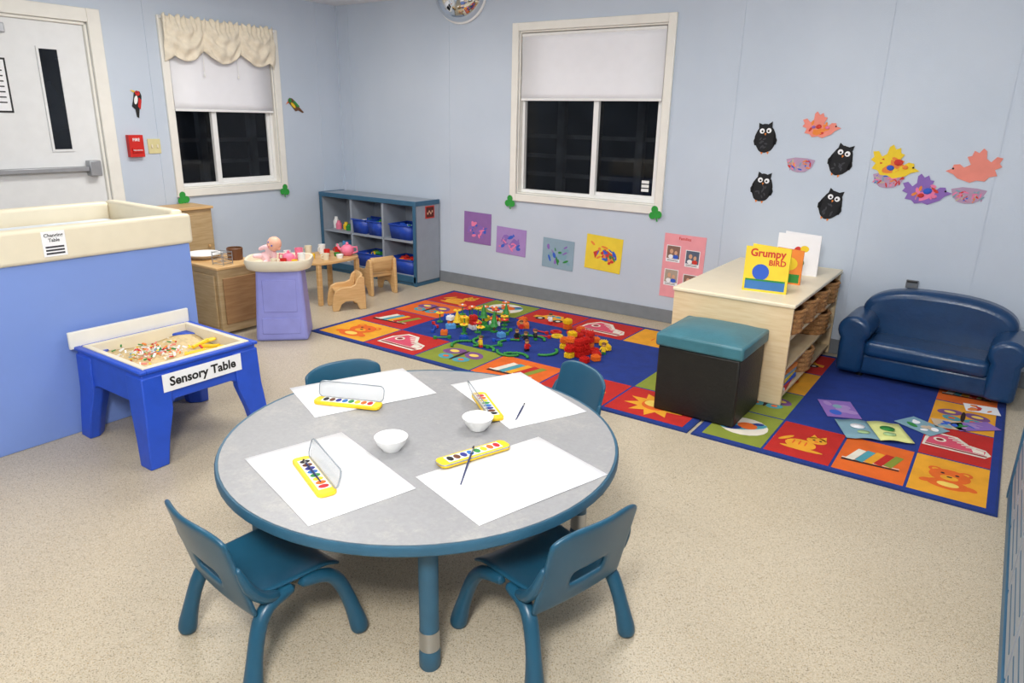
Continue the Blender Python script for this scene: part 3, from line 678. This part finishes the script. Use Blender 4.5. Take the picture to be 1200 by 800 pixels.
for sx in (-1, 1): hd.ball((sx*.017, -.052, .172), .006, BLU, 8); hd.ball((sx*.048, -.005, .163), (.007, .01, .013), SK, 8)
hd.ball((0, -.054, .147), (.01, .004, .004), PNK, 8)
hd.obj('head', d)
def toycup(x, y, z, m, h=.05, r_=.022, name='toy_cup', label='small plastic toy cup', hd_=True):
    b = MB().lathe([(0, 0), (r_*.8, 0), (r_, h), (r_*.88, h), (r_*.7, .006), (0, .006)], (0, 0, 0), m, 16)
    if hd_: b.tube([(r_*.9, 0, h*.8), (r_*1.6, 0, h*.7), (r_*1.6, 0, h*.35), (r_*.85, 0, h*.25)], .004, m, 6)
    return b.obj(name, M=T(x, y, z, random.uniform(0, 300)), label=label, cat='toy dish', group='toy dishes', ang=60)
def teapot(x, y, z, m, rz, label, s_=1):
    e = thing('toy_teapot', label, 'toy teapot', T(x, y, z, rz) @ Matrix.Scale(s_, 4))
    b = MB().lathe([(0, 0), (.03, 0), (.05, .03), (.048, .06), (.025, .08), (0, .082)], (0, 0, 0), m, 20); b.tube([(.04, 0, .03), (.07, 0, .05), (.085, 0, .085)], [.012, .009, .006], m, 8)
    b.obj('pot_body', e, ang=60)
    MB().tube([(-.04, 0, .065), (-.08, 0, .07), (-.085, 0, .035), (-.045, 0, .02)], .006, m, 8).obj('handle', e)
    MB().ball((0, 0, .09), (.012, .012, .014), m, 8).obj('lid', e)
def onT(x, y): v = M @ Vector((x, y, 0)); return v.x, v.y
for (a, c, m, hh, rr, lb) in [(.04, -.12, RED, .05, .022, 'red'), (.15, -.06, WHITE, .075, .026, 'white'), (-.02, -.12, CREAM, .05, .022, 'cream'), (.12, .05, PNK, .09, .028, 'pink'), (.04, .07, WHITE, .07, .024, 'white'), (.11, -.11, YEL, .04, .02, 'yellow')]:
    x, y = onT(a, c); toycup(x, y, ZH, m, hh, rr, label=lb+' toy cup on highchair tray')
x, y = onT(.06, -.02); teapot(x, y, ZH, PNK, 20, 'pink toy teapot on doll highchair tray', .85)

# ---------------------------------------------------------------- small wooden table + chairs
e = thing('toy_table', 'small light wood play table with rounded top', 'toy table', T(.95, -1.12, 0))
sup = [(math.copysign(abs(cos(a))**.5, cos(a))*.22, math.copysign(abs(sin(a))**.5, sin(a))*.25) for a in [2*pi*(k+.5)/32 for k in range(32)]]
MB().prism(sup, .33, .352, BIRCHD).obj('tabletop', e, bevel=.004)
for sx in (-1, 1):
    for sy in (-1, 1): MB().box((sx*.17, sy*.20, .165), (.035, .035, .33), BIRCHD).obj('leg', e, bevel=.006)
def wchair():
    e = thing('toy_chair', 'small bent light wood doll chair beside play table', 'toy chair', group='wooden doll chairs')
    MB().bb(-.11, .11, -.10, .11, .15, .175, BIRCHD).obj('seat', e, bevel=.006)
    for sx in (-1, 1):
        b = MB(); b.M = Matrix.Translation((sx*.115, 0, 0)) @ Matrix(((0, 0, 1, 0), (1, 0, 0, 0), (0, 1, 0, 0), (0, 0, 0, 1)))
        pp = [(-.155, 0), (-.095, 0), (-.07, .06), (-.03, .085), (.03, .085), (.07, .06), (.095, 0), (.15, 0), (.155, .05), (.14, .14), (.12, .19), (.07, .215), (-.02, .22), (-.06, .235), (-.08, .29), (-.11, .315), (-.145, .30), (-.15, .20), (-.155, .1)]
        b.prism(pp, -.014, .014, BIRCHD); b.obj('side_panel', e, bevel=.007)
    MB().grid(lambda u, v: ((u-.5)*.22, -.105-.02*v-.012*sin(u*pi), .20+.125*v), 8, 3, BIRCHD).obj('backrest', e, solid=.018)
    return e
wc = wchair(); wc.matrix_basis = T(1.31, -1.22, 0, 150) @ Matrix.Scale(.86, 4)
copy_thing(wc, T(1.10, -.69, 0, 75) @ Matrix.Scale(1.0, 4))
zt = .352
teapot(1.06, -.96, zt, PNK, 200, 'pink toy teapot on small wooden table', 1.1)
toycup(.86, -1.2, zt, CREAM, .09, .03, 'toy_pitcher', 'cream toy pitcher on small wooden table'); toycup(.97, -1.1, zt, RED, .06, .026, label='red toy cup on small wooden table')
toycup(.85, -1.05, zt, WHITE, .08, .03, label='white toy cup on small wooden table'); toycup(1.1, -1.08, zt, WHITE, .03, .03, label='white toy bowl on small wooden table', hd_=False)
toycup(1.02, -1.04, zt, GRN, .03, .025, label='green toy bowl on small wooden table', hd_=False); toycup(.93, -.95, zt, RED, .055, .026, label='red toy cup on small wooden table')
toycup(1.07, -1.2, zt, CREAM, .05, .03, label='cream toy cup on small wooden table'); toycup(.96, -1.24, zt, YEL, .04, .02, label='yellow toy cup on small wooden table')

# ---------------------------------------------------------------- grey cubby shelf
e = thing('cubby_shelf', 'grey cubby shelf with steel blue edges and blue bins', 'shelf', T(.02, -.335, 0))
W_, D_, H_ = 1.24, .315, .76
b = MB()
b.bb(0, .03, 0, D_, .03, H_-.03, GREYL).bb(W_-.03, W_, 0.01, D_, .03, H_-.03, GREYL).bb(.03, W_-.03, D_-.015, D_, .03, H_-.03, GREYL)
b.bb(.03, W_-.03, 0, D_-.015, .07, .095, GREYL)
b.obj('body', e, bevel=.002)
MB().bb(0, W_, 0, D_, H_-.035, H_-.005, GREYL).bb(-.005, W_+.005, -.012, 0.0, H_-.042, H_, BLUEE).bb(-.008, -.0, -.012, D_, H_-.042, H_, BLUEE).bb(W_, W_+.008, -.012, D_, H_-.042, H_, BLUEE).obj('top', e, bevel=.004)
for k in (1, 2): MB().bb(W_*k/3-.012, W_*k/3+.012, .004, D_-.015, .095, H_-.035, GREYL).obj('divider', e, bevel=.002)
for k in range(3): MB().bb(.03+k*.4, .41+k*.4, .004, D_-.015, .385, .405, GREYL).obj('shelf_board', e, bevel=.002)
b = MB(); b.bb(-.005, .028, -.012, 0, 0.0, H_-.04, BLUEE).bb(W_-.028, W_+.005, -.012, 0, 0, H_-.04, BLUEE).bb(0, W_, -.012, 0, .03, .09, BLUEE).bb(0, W_, 0, D_, 0, .04, BLUEE)
b.obj('edge_trim', e, bevel=.003)
def binobj(x, y, z, w_, d_, h_, M_, label, rz=0):
    e = thing('storage_bin', label, 'storage bin', T(x, y, z, rz), group='blue storage bins')
    b = MB()
    for sx in (-1, 1):
        b.add([(sx*w_/2*.9, -d_/2*.9, 0), (sx*w_/2, -d_/2, h_), (sx*w_/2, d_/2, h_), (sx*w_/2*.9, d_/2*.9, 0)], [(0, 1, 2, 3)], M_)
        b.add([(-w_/2*.9, sx*d_/2*.9, 0), (-w_/2, sx*d_/2, h_), (w_/2, sx*d_/2, h_), (w_/2*.9, sx*d_/2*.9, 0)], [(0, 1, 2, 3)], M_)
    b.rect(-w_/2*.9, -d_/2*.9, w_/2*.9, d_/2*.9, .002, M_)
    b.obj('bin_body', e, solid=.004)
    r_ = MB()
    for x0, x1, y0, y1 in ((-w_/2-.008, w_/2+.008, -d_/2-.008, -d_/2+.004), (-w_/2-.008, w_/2+.008, d_/2-.004, d_/2+.008), (-w_/2-.008, -w_/2+.004, -d_/2, d_/2), (w_/2-.004, w_/2+.008, -d_/2, d_/2)): r_.bb(x0, x1, y0, y1, h_-.008, h_+.004, M_)
    r_.obj('bin_rim', e, bevel=.002)
    return e
BIN = mat('bright_blue_bin', '1E45AE', .4)
def fill(x, y, z, w_, d_, cs, label, n=22):
    b = MB()
    for i in range(n):
        R = Matrix.Rotation(random.uniform(0, 3), 3, 'Z') @ Matrix.Rotation(random.uniform(0, 1), 3, 'X')
        b.box((random.uniform(-w_, w_), random.uniform(-d_, d_), random.uniform(0, .045)), (.045, .03, .022), random.choice(cs), R)
    b.obj('bin_filling', M=T(x, y, z), kind='stuff', label=label, cat='toys', bevel=.003)
for (x, z, w_, lab, cs) in [(.52, .406, .17, 'small blue plastic bin on middle shelf', [GRN, WHITE, BLU]), (.73, .406, .17, 'small blue plastic bin on middle shelf', [GRN, RED, YEL, BLU]), (1.05, .406, .25, 'blue plastic bin of toys on middle shelf', [BLU, GRN, WHITE])]:
    binobj(x, -.205, z, w_, .24, .13, BIN, lab); fill(x, -.205, z+.08, w_*.3, .07, cs, 'assorted small toys in blue bin', 16)
for (x, w_, cs) in [(.80, .0, None), (1.03, .31, [RED, ORA, RED, BRN]), (.63, .31, [GRN, YEL, BLU])]:
    if cs: binobj(x+.02, -.205, .096, w_, .25, .13, BIN, 'blue plastic bin of blocks on bottom shelf'); fill(x+.02, -.205, .18, .1, .08, cs, 'assorted coloured blocks in blue bin', 30)
for i in range(4):
    MB().bb(.0, .04, 0, .16, 0, .16+.02*(i % 3), [WHITE, GREYL, LBL, WHITE][i]).obj('game_box', M=T(.13+i*.05, -.27, .096), bevel=.002, label='pale game box standing on bottom shelf', cat='box', group='game boxes on the shelf')
for i, (m, x, h_, lb) in enumerate([(WHITE, .10, .11, 'white'), (PNK, .17, .08, 'pink'), (YEL, .24, .07, 'yellow'), (GRN, .31, .06, 'green'), (WHITE, .37, .09, 'white')]):
    MB().lathe([(0, 0), (.028, 0), (.03, h_*.6), (.018, h_*.8), (.016, h_), (0, h_)], (0, 0, 0), m, 18).obj('toy_bottle', M=T(x, -.22-.03*(i % 2), .406), label=lb+' toy bottle standing on middle shelf', cat='toy', group='toy bottles on the shelf')
b = MB().bb(-.06, .06, -.055, .055, 0, .002, PRD); b.rect(-.05, -.045, .05, .045, .003, P('dark_photo', '5A2018'))
for i in range(4): b.ell(-.03+i*.02, -.01+.015*(i % 2), .009, .012, .0036, P('skin_print', 'D8A888'), 8)
b.obj('side_picture', M=Matrix(((0, 0, 1, 1.262), (1, 0, 0, -.15), (0, 1, 0, .655), (0, 0, 0, 1))), label='small red photo card on shelf side', cat='picture')

# ---------------------------------------------------------------- birch shelf
SX0, SX1, SY0, SY1, SH = 4.04, 4.70, -1.21, -.02, .575
e = thing('birch_shelf', 'light birch open storage shelf with cream top', 'shelf', T(SX0, SY0, RZ))
W_, D_, H_ = SX1-SX0, SY1-SY0, SH-RZ
TOPM = mat('cream_shelf_top', 'F0E2C4', .4, var=.02)
b = MB(); b.bb(0, W_, 0, .02, 0, H_-.02, BIRCH).bb(0, W_, D_-.02, D_, 0, H_-.02, BIRCH).bb(0, .015, .02, D_-.02, .03, H_-.02, BIRCH).bb(W_/2-.008, W_/2+.008, .02, D_-.02, .05, H_-.02, BIRCH)
b.obj('body', e, bevel=.004)
MB().bb(-.008, W_+.008, -.008, D_, H_-.022, H_, TOPM).obj('top', e, bevel=.006)
for z in (.04, .19, .36): MB().bb(.015, W_-.005, .02, D_-.02, z, z+.016, BIRCH).obj('shelf_board', e, bevel=.002)
WICK = mat('wicker', 'B4824E', .8, var=.25, scale=60, bump=.8, bscale=90)
def basket(x, y, z, label):
    e = thing('wicker_basket', label, 'basket', T(x, y, z), group='wicker baskets on birch shelf')
    def side(u, v):
        a = 2*pi*u; r_ = 1+.10*v+.03*sin(v*pi*8)+.02*sin(u*2*pi*14+(int(v*8) % 2)*pi)
        return (.108*cos(a)*r_, .112*sin(a)*r_, v*.125)
    MB().grid(side, 56, 16, WICK).obj('basket_body', e, solid=.008)
    MB().tube([tuple(Vector(side(k/40, 1))) for k in range(41)], .010, WICK, 8).obj('basket_rim', e)
    MB().lathe([(0, .004), (.1, .004)], (0, 0, 0), WICK, 20).obj('basket_bottom', e)
for (y, z) in [(-1.03, .377), (-.745, .377), (-.46, .377), (-.175, .377), (-.32, .207)]: basket(4.60, y, RZ+z, 'round brown wicker basket on birch shelf')
for i in range(5):
    hh = .018; b = MB(); b.bb(-.09, .09, -.12, .12, 0, hh, PAPER); b.bb(-.094, .094, -.124, .124, hh, hh+.002, [PRD, PBL, PY, PTL, POR][i]); b.bb(.09, .094, -.12, .12, .0, hh, [PRD, PBL, PY, PTL, POR][i])
    b.obj('picture_book', M=T(4.59, -1.0, RZ+.0565+i*.0205, random.uniform(-6, 6)), label='thin picture book stacked on bottom shelf', cat='book', group='books on the bottom shelf')
basket(4.60, -.66, RZ+.057, 'brown wicker basket on bottom shelf')
def standbook(x, y, rz, w_, h_, front, label, deco):
    e = thing('picture_book', label, 'book', T(x, y, SH, rz)); R = Matrix.Rotation(radians(90), 4, 'X')
    c = MB(); c.M = Matrix.Rotation(radians(-14), 4, 'Z') @ R; c.bb(-w_, 0, 0, h_, 0, .004, front)
    deco(c, w_, h_); c.obj('front_cover', e)
    c = MB(); c.M = Matrix.Rotation(radians(-14), 4, 'Z') @ R; c.bb(-w_+.005, 0, .005, h_-.005, -.012, -.0005, PAPER); c.obj('pages', e)
    c = MB(); c.M = Matrix.Rotation(radians(-38), 4, 'Z') @ R; c.bb(-w_, 0, 0, h_, -.004, 0, front); c.obj('back_cover', e)
def d1(c, w_, h_):
    c.text('Grumpy', .058, -w_/2, h_*.86, .0048, PRD, .95, bold=.03); c.text('BIRD', .042, -w_*.27, h_*.66, .0048, PRD, bold=.03)
    c.rect(-w_+.012, .012, -.012, h_*.24, .0045, P('mid_blue_paper', '3F78B8')); c.ell(-w_*.62, h_*.44, .045, .045, .0046, PBL, 20); c.rect(-w_+.012, h_*.24, -.012, h_*.28, .0047, GRN)
def d2(c, w_, h_):
    c.rect(-w_+.01, .01, -.01, h_-.01, .0045, PW); c.ell(-w_*.5, h_*.5, .03, .05, .005, PRD); c.ell(-w_*.5, h_*.3, .045, .03, .0052, GRN); c.ell(-w_*.35, h_*.65, .025, .02, .0053, PY)
def d3(c, w_, h_):
    c.rect(-w_+.01, .01, -.01, h_*.3, .005, GRN); c.ell(-w_*.45, h_*.6, .05, .04, .005, PY)
standbook(4.60, -1.0, 22, .235, .25, PY2, 'yellow picture book standing open on shelf top', d1)
standbook(4.62, -.38, 18, .25, .25, PW, 'white picture book with red and green cover shapes', d2)
standbook(4.60, -.70, 20, .17, .20, POR, 'orange picture book standing on shelf top', d3)

# ---------------------------------------------------------------- ottoman
e = thing('storage_ottoman', 'black storage ottoman with padded teal lid', 'ottoman', T(4.375, -1.46, RZ))
MB().bb(-.215, .215, -.205, .205, 0, .355, BLACKP).obj('body', e, bevel=.01)
LID = mat('teal_vinyl', '3D7380', .42, var=.08, bump=.1)
MB().bb(-.228, .228, -.218, .218, .355, .425, LID).obj('lid', e, bevel=.014, seg=3)
MB().grid(lambda u, v: ((u-.5)*.43, (v-.5)*.41, .424+.03*(1-abs(2*u-1)**4)*(1-abs(2*v-1)**4)), 14, 14, LID).obj('cushion', e)

# ---------------------------------------------------------------- sofa
e = thing('child_sofa', 'small navy blue vinyl child sofa with rolled arms', 'sofa', T(5.285, -.27, RZ, -2))
MB().bb(-.40, .40, -.18, .19, .025, .155, SOFA).obj('base', e, bevel=.025, seg=3)
MB().bb(-.32, .32, -.205, .12, .14, .24, SOFA).obj('seat_cushion', e, bevel=.035, seg=4)
b = MB(); b.M = Matrix(((1, 0, 0, 0), (0, .0, -1, .21), (0, 1, 0, 0), (0, 0, 0, 1)))
pts = [(-.41, .12), (.41, .12), (.42, .34)]+[(math.copysign(abs(cos(a))**.8, cos(a))*.405, .37+.155*sin(a)**.9) for a in [pi*k/24+1e-6 for k in range(0, 24)]]+[(-.405, .37), (-.42, .34)]
pts = [(float(p_[0].real), float(p_[1].real)) for p_ in pts]
b.prism(pts, 0, .16, SOFA); b.obj('backrest', e, bevel=.045, seg=4)
for sx in (-1, 1):
    b = MB(); b.M = Matrix(((1, 0, 0, sx*.385), (0, .0, -1, .17), (0, 1, 0, 0), (0, 0, 0, 1)))
    pts = [(-.072, .03), (.072, .03), (.074, .20)]+[(.092*cos(a), .290+.085*sin(a)) for a in [-.7+(pi+1.4)*k/16 for k in range(17)]]+[(-.074, .20)]
    b.prism(pts, 0, .39, SOFA); b.obj('armrest', e, bevel=.030, seg=4)
for sx in (-1, 1):
    for sy in (-.12, .14): MB().cyl((sx*.33, sy, 0), (sx*.33, sy, .03), .02, .022, BLK, 12).obj('foot', e)

# right cabinet
e = thing('low_cabinet', 'grey and steel blue low classroom shelf unit', 'shelf', T(5.755, -3.9, 0))
Lc = 2.3
MB().bb(.0, .37, 0, Lc, .02, .47, GREYL).obj('body', e, bevel=.003)
MB().bb(-.008, .375, -.005, Lc+.005, .47, .50, GREYL).bb(-.016, -.008, -.01, Lc+.01, .465, .505, BLUEE).bb(-.016, .0, -.0, Lc, 0.0, .06, BLUEE).obj('edge_trim', e, bevel=.003)
for k in range(5):
    b = MB(); b.bb(-.012, 0, k*Lc/5+.015, (k+1)*Lc/5-.015, .08, .45, GREYL)
    for j in range(5): b.bb(-.0135, -.012, k*Lc/5+.05, (k+1)*Lc/5-.05, .13+j*.06, .138+j*.06, BLUEE)
    b.obj('slotted_panel', e)
MB().bb(-.02, .0, Lc-.03, Lc+.008, 0, .47, BLUEE).obj('corner_post', e, bevel=.003)

# ---------------------------------------------------------------- papers on rug 2
def card(x, y, rz, w_, h_, base, cs, label, n=7, z=RZ+.0015):
    b = MB(); b.bb(-w_/2, w_/2, -h_/2, h_/2, 0, .002, base)
    for i in range(n): b.ell(random.uniform(-.3, .3)*w_, random.uniform(-.3, .3)*h_, w_*random.uniform(.08, .2), h_*random.uniform(.06, .18), .0024+i*1e-4, random.choice(cs), 10, random.uniform(0, 3))
    b.obj('picture_card', M=T(x, y, z, rz), label=label, cat='card', group='cards on the rug')
card(4.97, -1.06, 24, .17, .24, PPU, [PTL, PV2, PBL], 'purple picture card lying on rug')
card(5.36, -1.04, -30, .2, .15, PTL, [PW, PTN, GRN], 'teal photo card lying on rug'); card(5.47, -.93, 15, .14, .12, PTN, [PBL, PTL], 'tan picture card lying on rug')
card(5.58, -.88, 40, .22, .10, PPU, [PBL, GRN, PV2], 'violet picture card lying on rug'); card(5.60, -.58, 10, .16, .12, PW, [POR, PRD], 'white and orange card lying on rug')
e = thing('open_picture_book', 'open picture book with teal and yellow pages on rug', 'book', T(5.17, -1.27, RZ+.001, 25))
for s_ in (-1, 1):
    b = MB(); b.grid(lambda u, v: (s_*u*.155, (v-.5)*.23, .004+.012*sin(min(1, u*1.4)*pi)*.6+.002), 8, 4, PTL if s_ < 0 else P('pale_yellow_paper', 'DCE090'))
    b.ell(s_*.07, .02, .035, .03, .0165, PW if s_ < 0 else GRN, 12); b.ell(s_*.06, -.05, .03, .02, .0167, P('pale_green_paper', 'A8C890'), 12)
    b.obj('page', e, solid=.002)

# ---------------------------------------------------------------- toys on rug 1
def brick(nx_, m):
    b = MB(); k = .74; L_ = .032*nx_*k; b.bb(-L_/2, L_/2, -.032*k, .032*k, 0, .028, m)
    for i in range(nx_):
        for j in (-.016, .016): b.cyl((-L_/2+(.016+i*.032)*k, j*k, .028), (-L_/2+(.016+i*.032)*k, j*k, .034), .008, .008, m, 10)
    return b.mesh('toy_brick')
def bristle(m):
    b = MB(); k = .72; b.bb(-.03*k, .03*k, -.03*k, .03*k, .006*k, .044*k, m)
    for i in range(3):
        for j in range(3):
            x = (i-1)*.02*k; y = (j-1)*.02*k; zc = (.025+(j-1)*.014)*k
            b.box((x, y, .048*k), (.007, .007, .010), m); b.box((x, y, .004*k), (.007, .007, .0057), m)
            b.box((x, -.034*k, zc), (.007, .009, .006), m); b.box((x, .034*k, zc), (.007, .009, .006), m)
            b.box((-.034*k, x, zc), (.009, .007, .006), m); b.box((.034*k, x, zc), (.009, .007, .006), m)
    return b.mesh('bristle_block')
def flower(m, m2):
    b = MB(); b.cyl((0, 0, 0), (0, 0, .07), .004, .004, GRN, 8)
    for k in range(6): b.ball((.02*cos(k*pi/3), .02*sin(k*pi/3), .07), (.013, .013, .006), m, 8)
    b.ball((0, 0, .073), (.01, .01, .008), m2, 8); b.lathe([(0, 0), (.024, 0), (.024, .005), (0, .005)], (0, 0, 0), GRN, 12)
    return b.mesh('toy_flower')
def rod(m):
    b = MB(); b.cyl((-.05, 0, .009), (.05, 0, .009), .005, .005, m, 8)
    for x in (-.05, .05): b.lathe([(0, 0), (.013, 0), (.013, .018), (0, .018)], (x, 0, 0), m, 10)
    return b.mesh('toy_connector')
cols_ = {'red': RED, 'yellow': YEL, 'green': GRN, 'blue': BLU, 'orange': ORA, 'white': WHITE, 'sky blue': LBL, 'pink': PNK}
BR = {(c, n): brick(n, m) for c, m in cols_.items() for n in (1, 2, 3)}
BS = {c: bristle(cols_[c]) for c in ('red', 'yellow', 'orange')}
FL = {'yellow': flower(YEL, ORA), 'red': flower(RED, YEL), 'orange': flower(ORA, WHITE)}
RD = {c: rod(cols_[c]) for c in ('green', 'yellow', 'red', 'blue')}
occ = []
def free(x, y, r_): return all((x-a)**2+(y-b_)**2 > (r_+c)**2 for a, b_, c in occ)
def put(mesh, Mx, label, grp, cat='toy brick'):
    o = bpy.data.objects.new(mesh.name.split('.')[0], mesh); COL.objects.link(o); o.matrix_basis = Mx
    tag(o, label, cat, None, grp); return o
def tree(x, y, h_, m, label):
    e = thing('toy_tree', label, 'toy tree', T(x, y, RZ)); occ.append((x, y, .028))
    MB().cyl((0, 0, 0), (0, 0, h_*.5), .006, .006, BRN, 8).bb(-.02, .02, -.02, .02, 0, .01, GRN).obj('trunk', e)
    b = MB()
    for k in range(3): b.lathe([(0, h_*(.55+.22*k)+.035), (.032-.008*k, h_*(.35+.22*k)), (0, h_*(.37+.22*k))], (0, 0, 0), m, 10)
    b.obj('foliage', e)
def figure(x, y, m, m2, rz, label):
    e = thing('toy_figure', label, 'toy figure', T(x, y, RZ, rz)); occ.append((x, y, .026))
    MB().box((0, 0, .035), (.03, .022, .035), m, None, .7, .9).box((-.009, 0, .01), (.012, .02, .02), m2).box((.009, 0, .01), (.012, .02, .02), m2).tube([(.014, 0, .048), (.024, -.01, .03)], .005, m, 6).tube([(-.014, 0, .048), (-.024, -.01, .03)], .005, m, 6).obj('figure_body', e, bevel=.002)
    MB().ball((0, 0, .065), .014, col('toy_yellow_skin', 'E8B070'), 10).obj('head', e)
    MB().ball((0, .001, .072), (.0155, .0155, .01), BRN, 10).obj('hair', e)
tree(2.46, -.92, .12, GRN, 'green plastic toy tree on rug'); tree(2.66, -1.06, .13, GRN, 'tall green plastic toy tree on rug'); tree(2.37, -1.12, .10, YEL, 'yellow plastic toy tree on rug'); tree(2.58, -.80, .12, GRN, 'green plastic toy tree on rug')
figure(2.80, -.92, RED, BLU, 40, 'small toy figure in red and blue'); figure(2.98, -1.13, BLK, BLU, 10, 'small toy figure in black'); figure(2.80, -1.40, YEL, RED, -30, 'small toy figure in yellow and red'); figure(3.09, -1.28, RED, BLK, 70, 'small toy figure in red and black')
figure(2.86, -.62, WHITE, RED, -20, 'white and red toy figure on rug'); figure(3.52, -1.02, YEL, GRN, 20, 'small toy figure in yellow and green'); figure(2.90, -1.12, BLK, RED, 50, 'small toy figure in black and red'); figure(3.0, -1.04, BLK, GRN, -40, 'small dark toy figure')
def trackmesh():
    def fn(u, v):
        a = u*2.4; r_ = .082+v*.018
        return (r_*cos(a), r_*sin(a), .010+.004*(int(u*22) % 2))
    return MB().grid(fn, 22, 2, GRN).mesh('toy_track')
TM = trackmesh()
for (x, y, rz) in [(2.84, -1.46, 20), (3.02, -1.36, 200), (3.10, -1.45, 30), (2.76, -1.28, 150), (3.18, -1.22, 280), (2.93, -1.22, 90), (2.98, -1.06, 20), (2.70, -1.44, 100)]:
    o = put(TM, T(x, y, RZ, rz), 'curved green plastic track piece on rug', 'green track pieces', 'toy track'); o.modifiers.new('solid', 'SOLIDIFY').thickness = .01
    occ.append((x, y, .05))
def gearmesh(m):
    b = MB(); n = 18
    pts = [((.042 if k % 2 else .035)*cos(2*pi*k/(2*n)), (.042 if k % 2 else .035)*sin(2*pi*k/(2*n))) for k in range(2*n)]
    N = len(pts); vs = []
    for z in (0, .013):
        vs += [(p[0], p[1], z) for p in pts]; vs += [(.024*cos(2*pi*k/N), .024*sin(2*pi*k/N), z) for k in range(N)]
    fs = []
    for k in range(N):
        q = (k+1) % N; fs += [(k, q, 2*N+q, 2*N+k), (N+k, 3*N+k, 3*N+q, N+q), (k, N+k, N+q, q), (2*N+k, 2*N+q, 3*N+q, 3*N+k)]
    return b.add(vs, fs, m).mesh('toy_gear')
GR = gearmesh(RED); GY = gearmesh(YEL); GM = gearmesh(GRN)
for (x, y, g_, c_) in [(3.02, -.80, GR, 'red'), (3.12, -.74, GR, 'red'), (3.08, -.88, GY, 'yellow')]:
    if free(x, y, .042): put(g_, T(x, y, RZ, x*90), c_+' plastic ring gear lying on rug', 'plastic gears on the rug', 'toy gear'); occ.append((x, y, .042))
def scatter(n, cx, cy, rx, ry, pick, rad, grp, stack=.3, cat='toy brick', rot=0, maxl=4):
    k = 0; tries = 0
    while k < n and tries < n*80:
        tries += 1
        a = random.uniform(0, 2*pi); r_ = math.sqrt(random.random())
        dx, dy = rx*r_*cos(a), ry*r_*sin(a); x = cx+dx*cos(rot)-dy*sin(rot); y = cy+dx*sin(rot)+dy*cos(rot)
        if not free(x, y, rad): continue
        occ.append((x, y, rad)); m, lab, hgt = pick(); rz = random.uniform(0, 360)
        put(m, T(x, y, RZ, rz), lab, grp, cat); k += 1
        lvl = 1; hz = RZ+hgt+.0005
        while hgt < .05 and random.random() < stack and lvl < maxl:
            m, lab, h2 = pick(); put(m, T(x, y, hz, rz), lab, grp, cat); k += 1; lvl += 1; hz += h2+.0005
            if h2 > .05: break
def pk_brick():
    q = random.random()
    if q < .20: c = random.choice(['yellow', 'yellow', 'red', 'orange']); return FL[c], c+' plastic toy flower on the rug', .08
    c = random.choice(['red', 'yellow', 'yellow', 'green', 'green', 'blue', 'orange', 'white', 'sky blue']); n = random.choice((1, 2, 2, 3))
    return BR[(c, n)], c+' plastic toy brick on the rug', .0342
def pk_rod():
    c = random.choice(['green', 'yellow', 'red', 'blue']); return RD[c], c+' plastic connector rod on the rug', .08
def pk_br():
    c = random.choice(['red', 'red', 'red', 'yellow', 'orange']); return BS[c], c+' bristle building block on the rug', .040
scatter(42, 2.46, -.96, .23, .25, pk_brick, .034, 'toy bricks on the rug', .45)
scatter(12, 2.52, -1.0, .36, .38, pk_brick, .036, 'toy bricks on the rug', .1)
scatter(12, 2.62, -1.08, .42, .36, pk_rod, .05, 'toy connector rods on the rug', 0, 'toy connector')
scatter(26, 3.32, -.98, .09, .25, pk_br, .030, 'bristle blocks on the rug', .5, 'toy block', .25, 3)
scatter(5, 3.12, -.70, .13, .07, pk_br, .033, 'bristle blocks on the rug', .1, 'toy block')
scatter(6, 3.44, -1.06, .12, .22, pk_br, .033, 'bristle blocks on the rug', .0, 'toy block')

# ---------------------------------------------------------------- lights
def area(loc, size, en, target=None, colr=(1, .98, .945), sy=None):
    l = bpy.data.lights.new('ceiling_or_flash_light', 'AREA'); l.energy = en; l.size = size; l.color = colr
    if sy: l.shape = 'RECTANGLE'; l.size_y = sy
    o = bpy.data.objects.new('ceiling_or_flash_light', l); COL.objects.link(o); o.location = loc
    if target is not None: o.rotation_euler = (Vector(target)-Vector(loc)).to_track_quat('-Z', 'Y').to_euler()
    return o
area((1.6, -2.0, 2.42), .6, 38, None, sy=1.2); area((4.3, -2.2, 2.42), .6, 30, None, sy=1.2); area((3.0, -4.6, 2.42), .6, 18, None, sy=1.2)
area((5.3, -5.2, 2.2), .5, 70, (2.8, -1.0, .9), (1, .985, .96))  # camera flash: unseen area light near the camera, not a ceiling fixture
for loc in ((1.2, 1.4, 2.3), (-1.2, -1.6, 2.3)):  # added fill lights so the porch shows through the glass; no real lamps
    l = bpy.data.lights.new('outdoor_fill', 'POINT'); l.energy = 7; l.color = (.8, .9, 1); l.shadow_soft_size = .1
    o = bpy.data.objects.new('outdoor_fill', l); COL.objects.link(o); o.location = loc
wd = bpy.data.worlds.new('World'); sc.world = wd; wd.use_nodes = True
wd.node_tree.nodes['Background'].inputs[0].default_value = (.05, .06, .08, 1); wd.node_tree.nodes['Background'].inputs[1].default_value = .4

# ---------------------------------------------------------------- camera
f_, th, ps, ro = 827.43, .3053, .605, .0208
fw = Vector((-sin(ps)*cos(th), cos(ps)*cos(th), -sin(th))); r = Vector((cos(ps), sin(ps), 0)); u = r.cross(fw)
r2 = r*cos(ro)+u*sin(ro); u2 = -r*sin(ro)+u*cos(ro)
cd = bpy.data.cameras.new('camera'); cd.sensor_width = 36; cd.lens = f_*36/1200; cd.clip_start = .05
co = bpy.data.objects.new('camera', cd); COL.objects.link(co)
Mx = Matrix((r2, u2, -fw)).transposed().to_4x4(); Mx.translation = Vector((5.5225, -4.9709, 1.467)); co.matrix_world = Mx
sc.camera = co
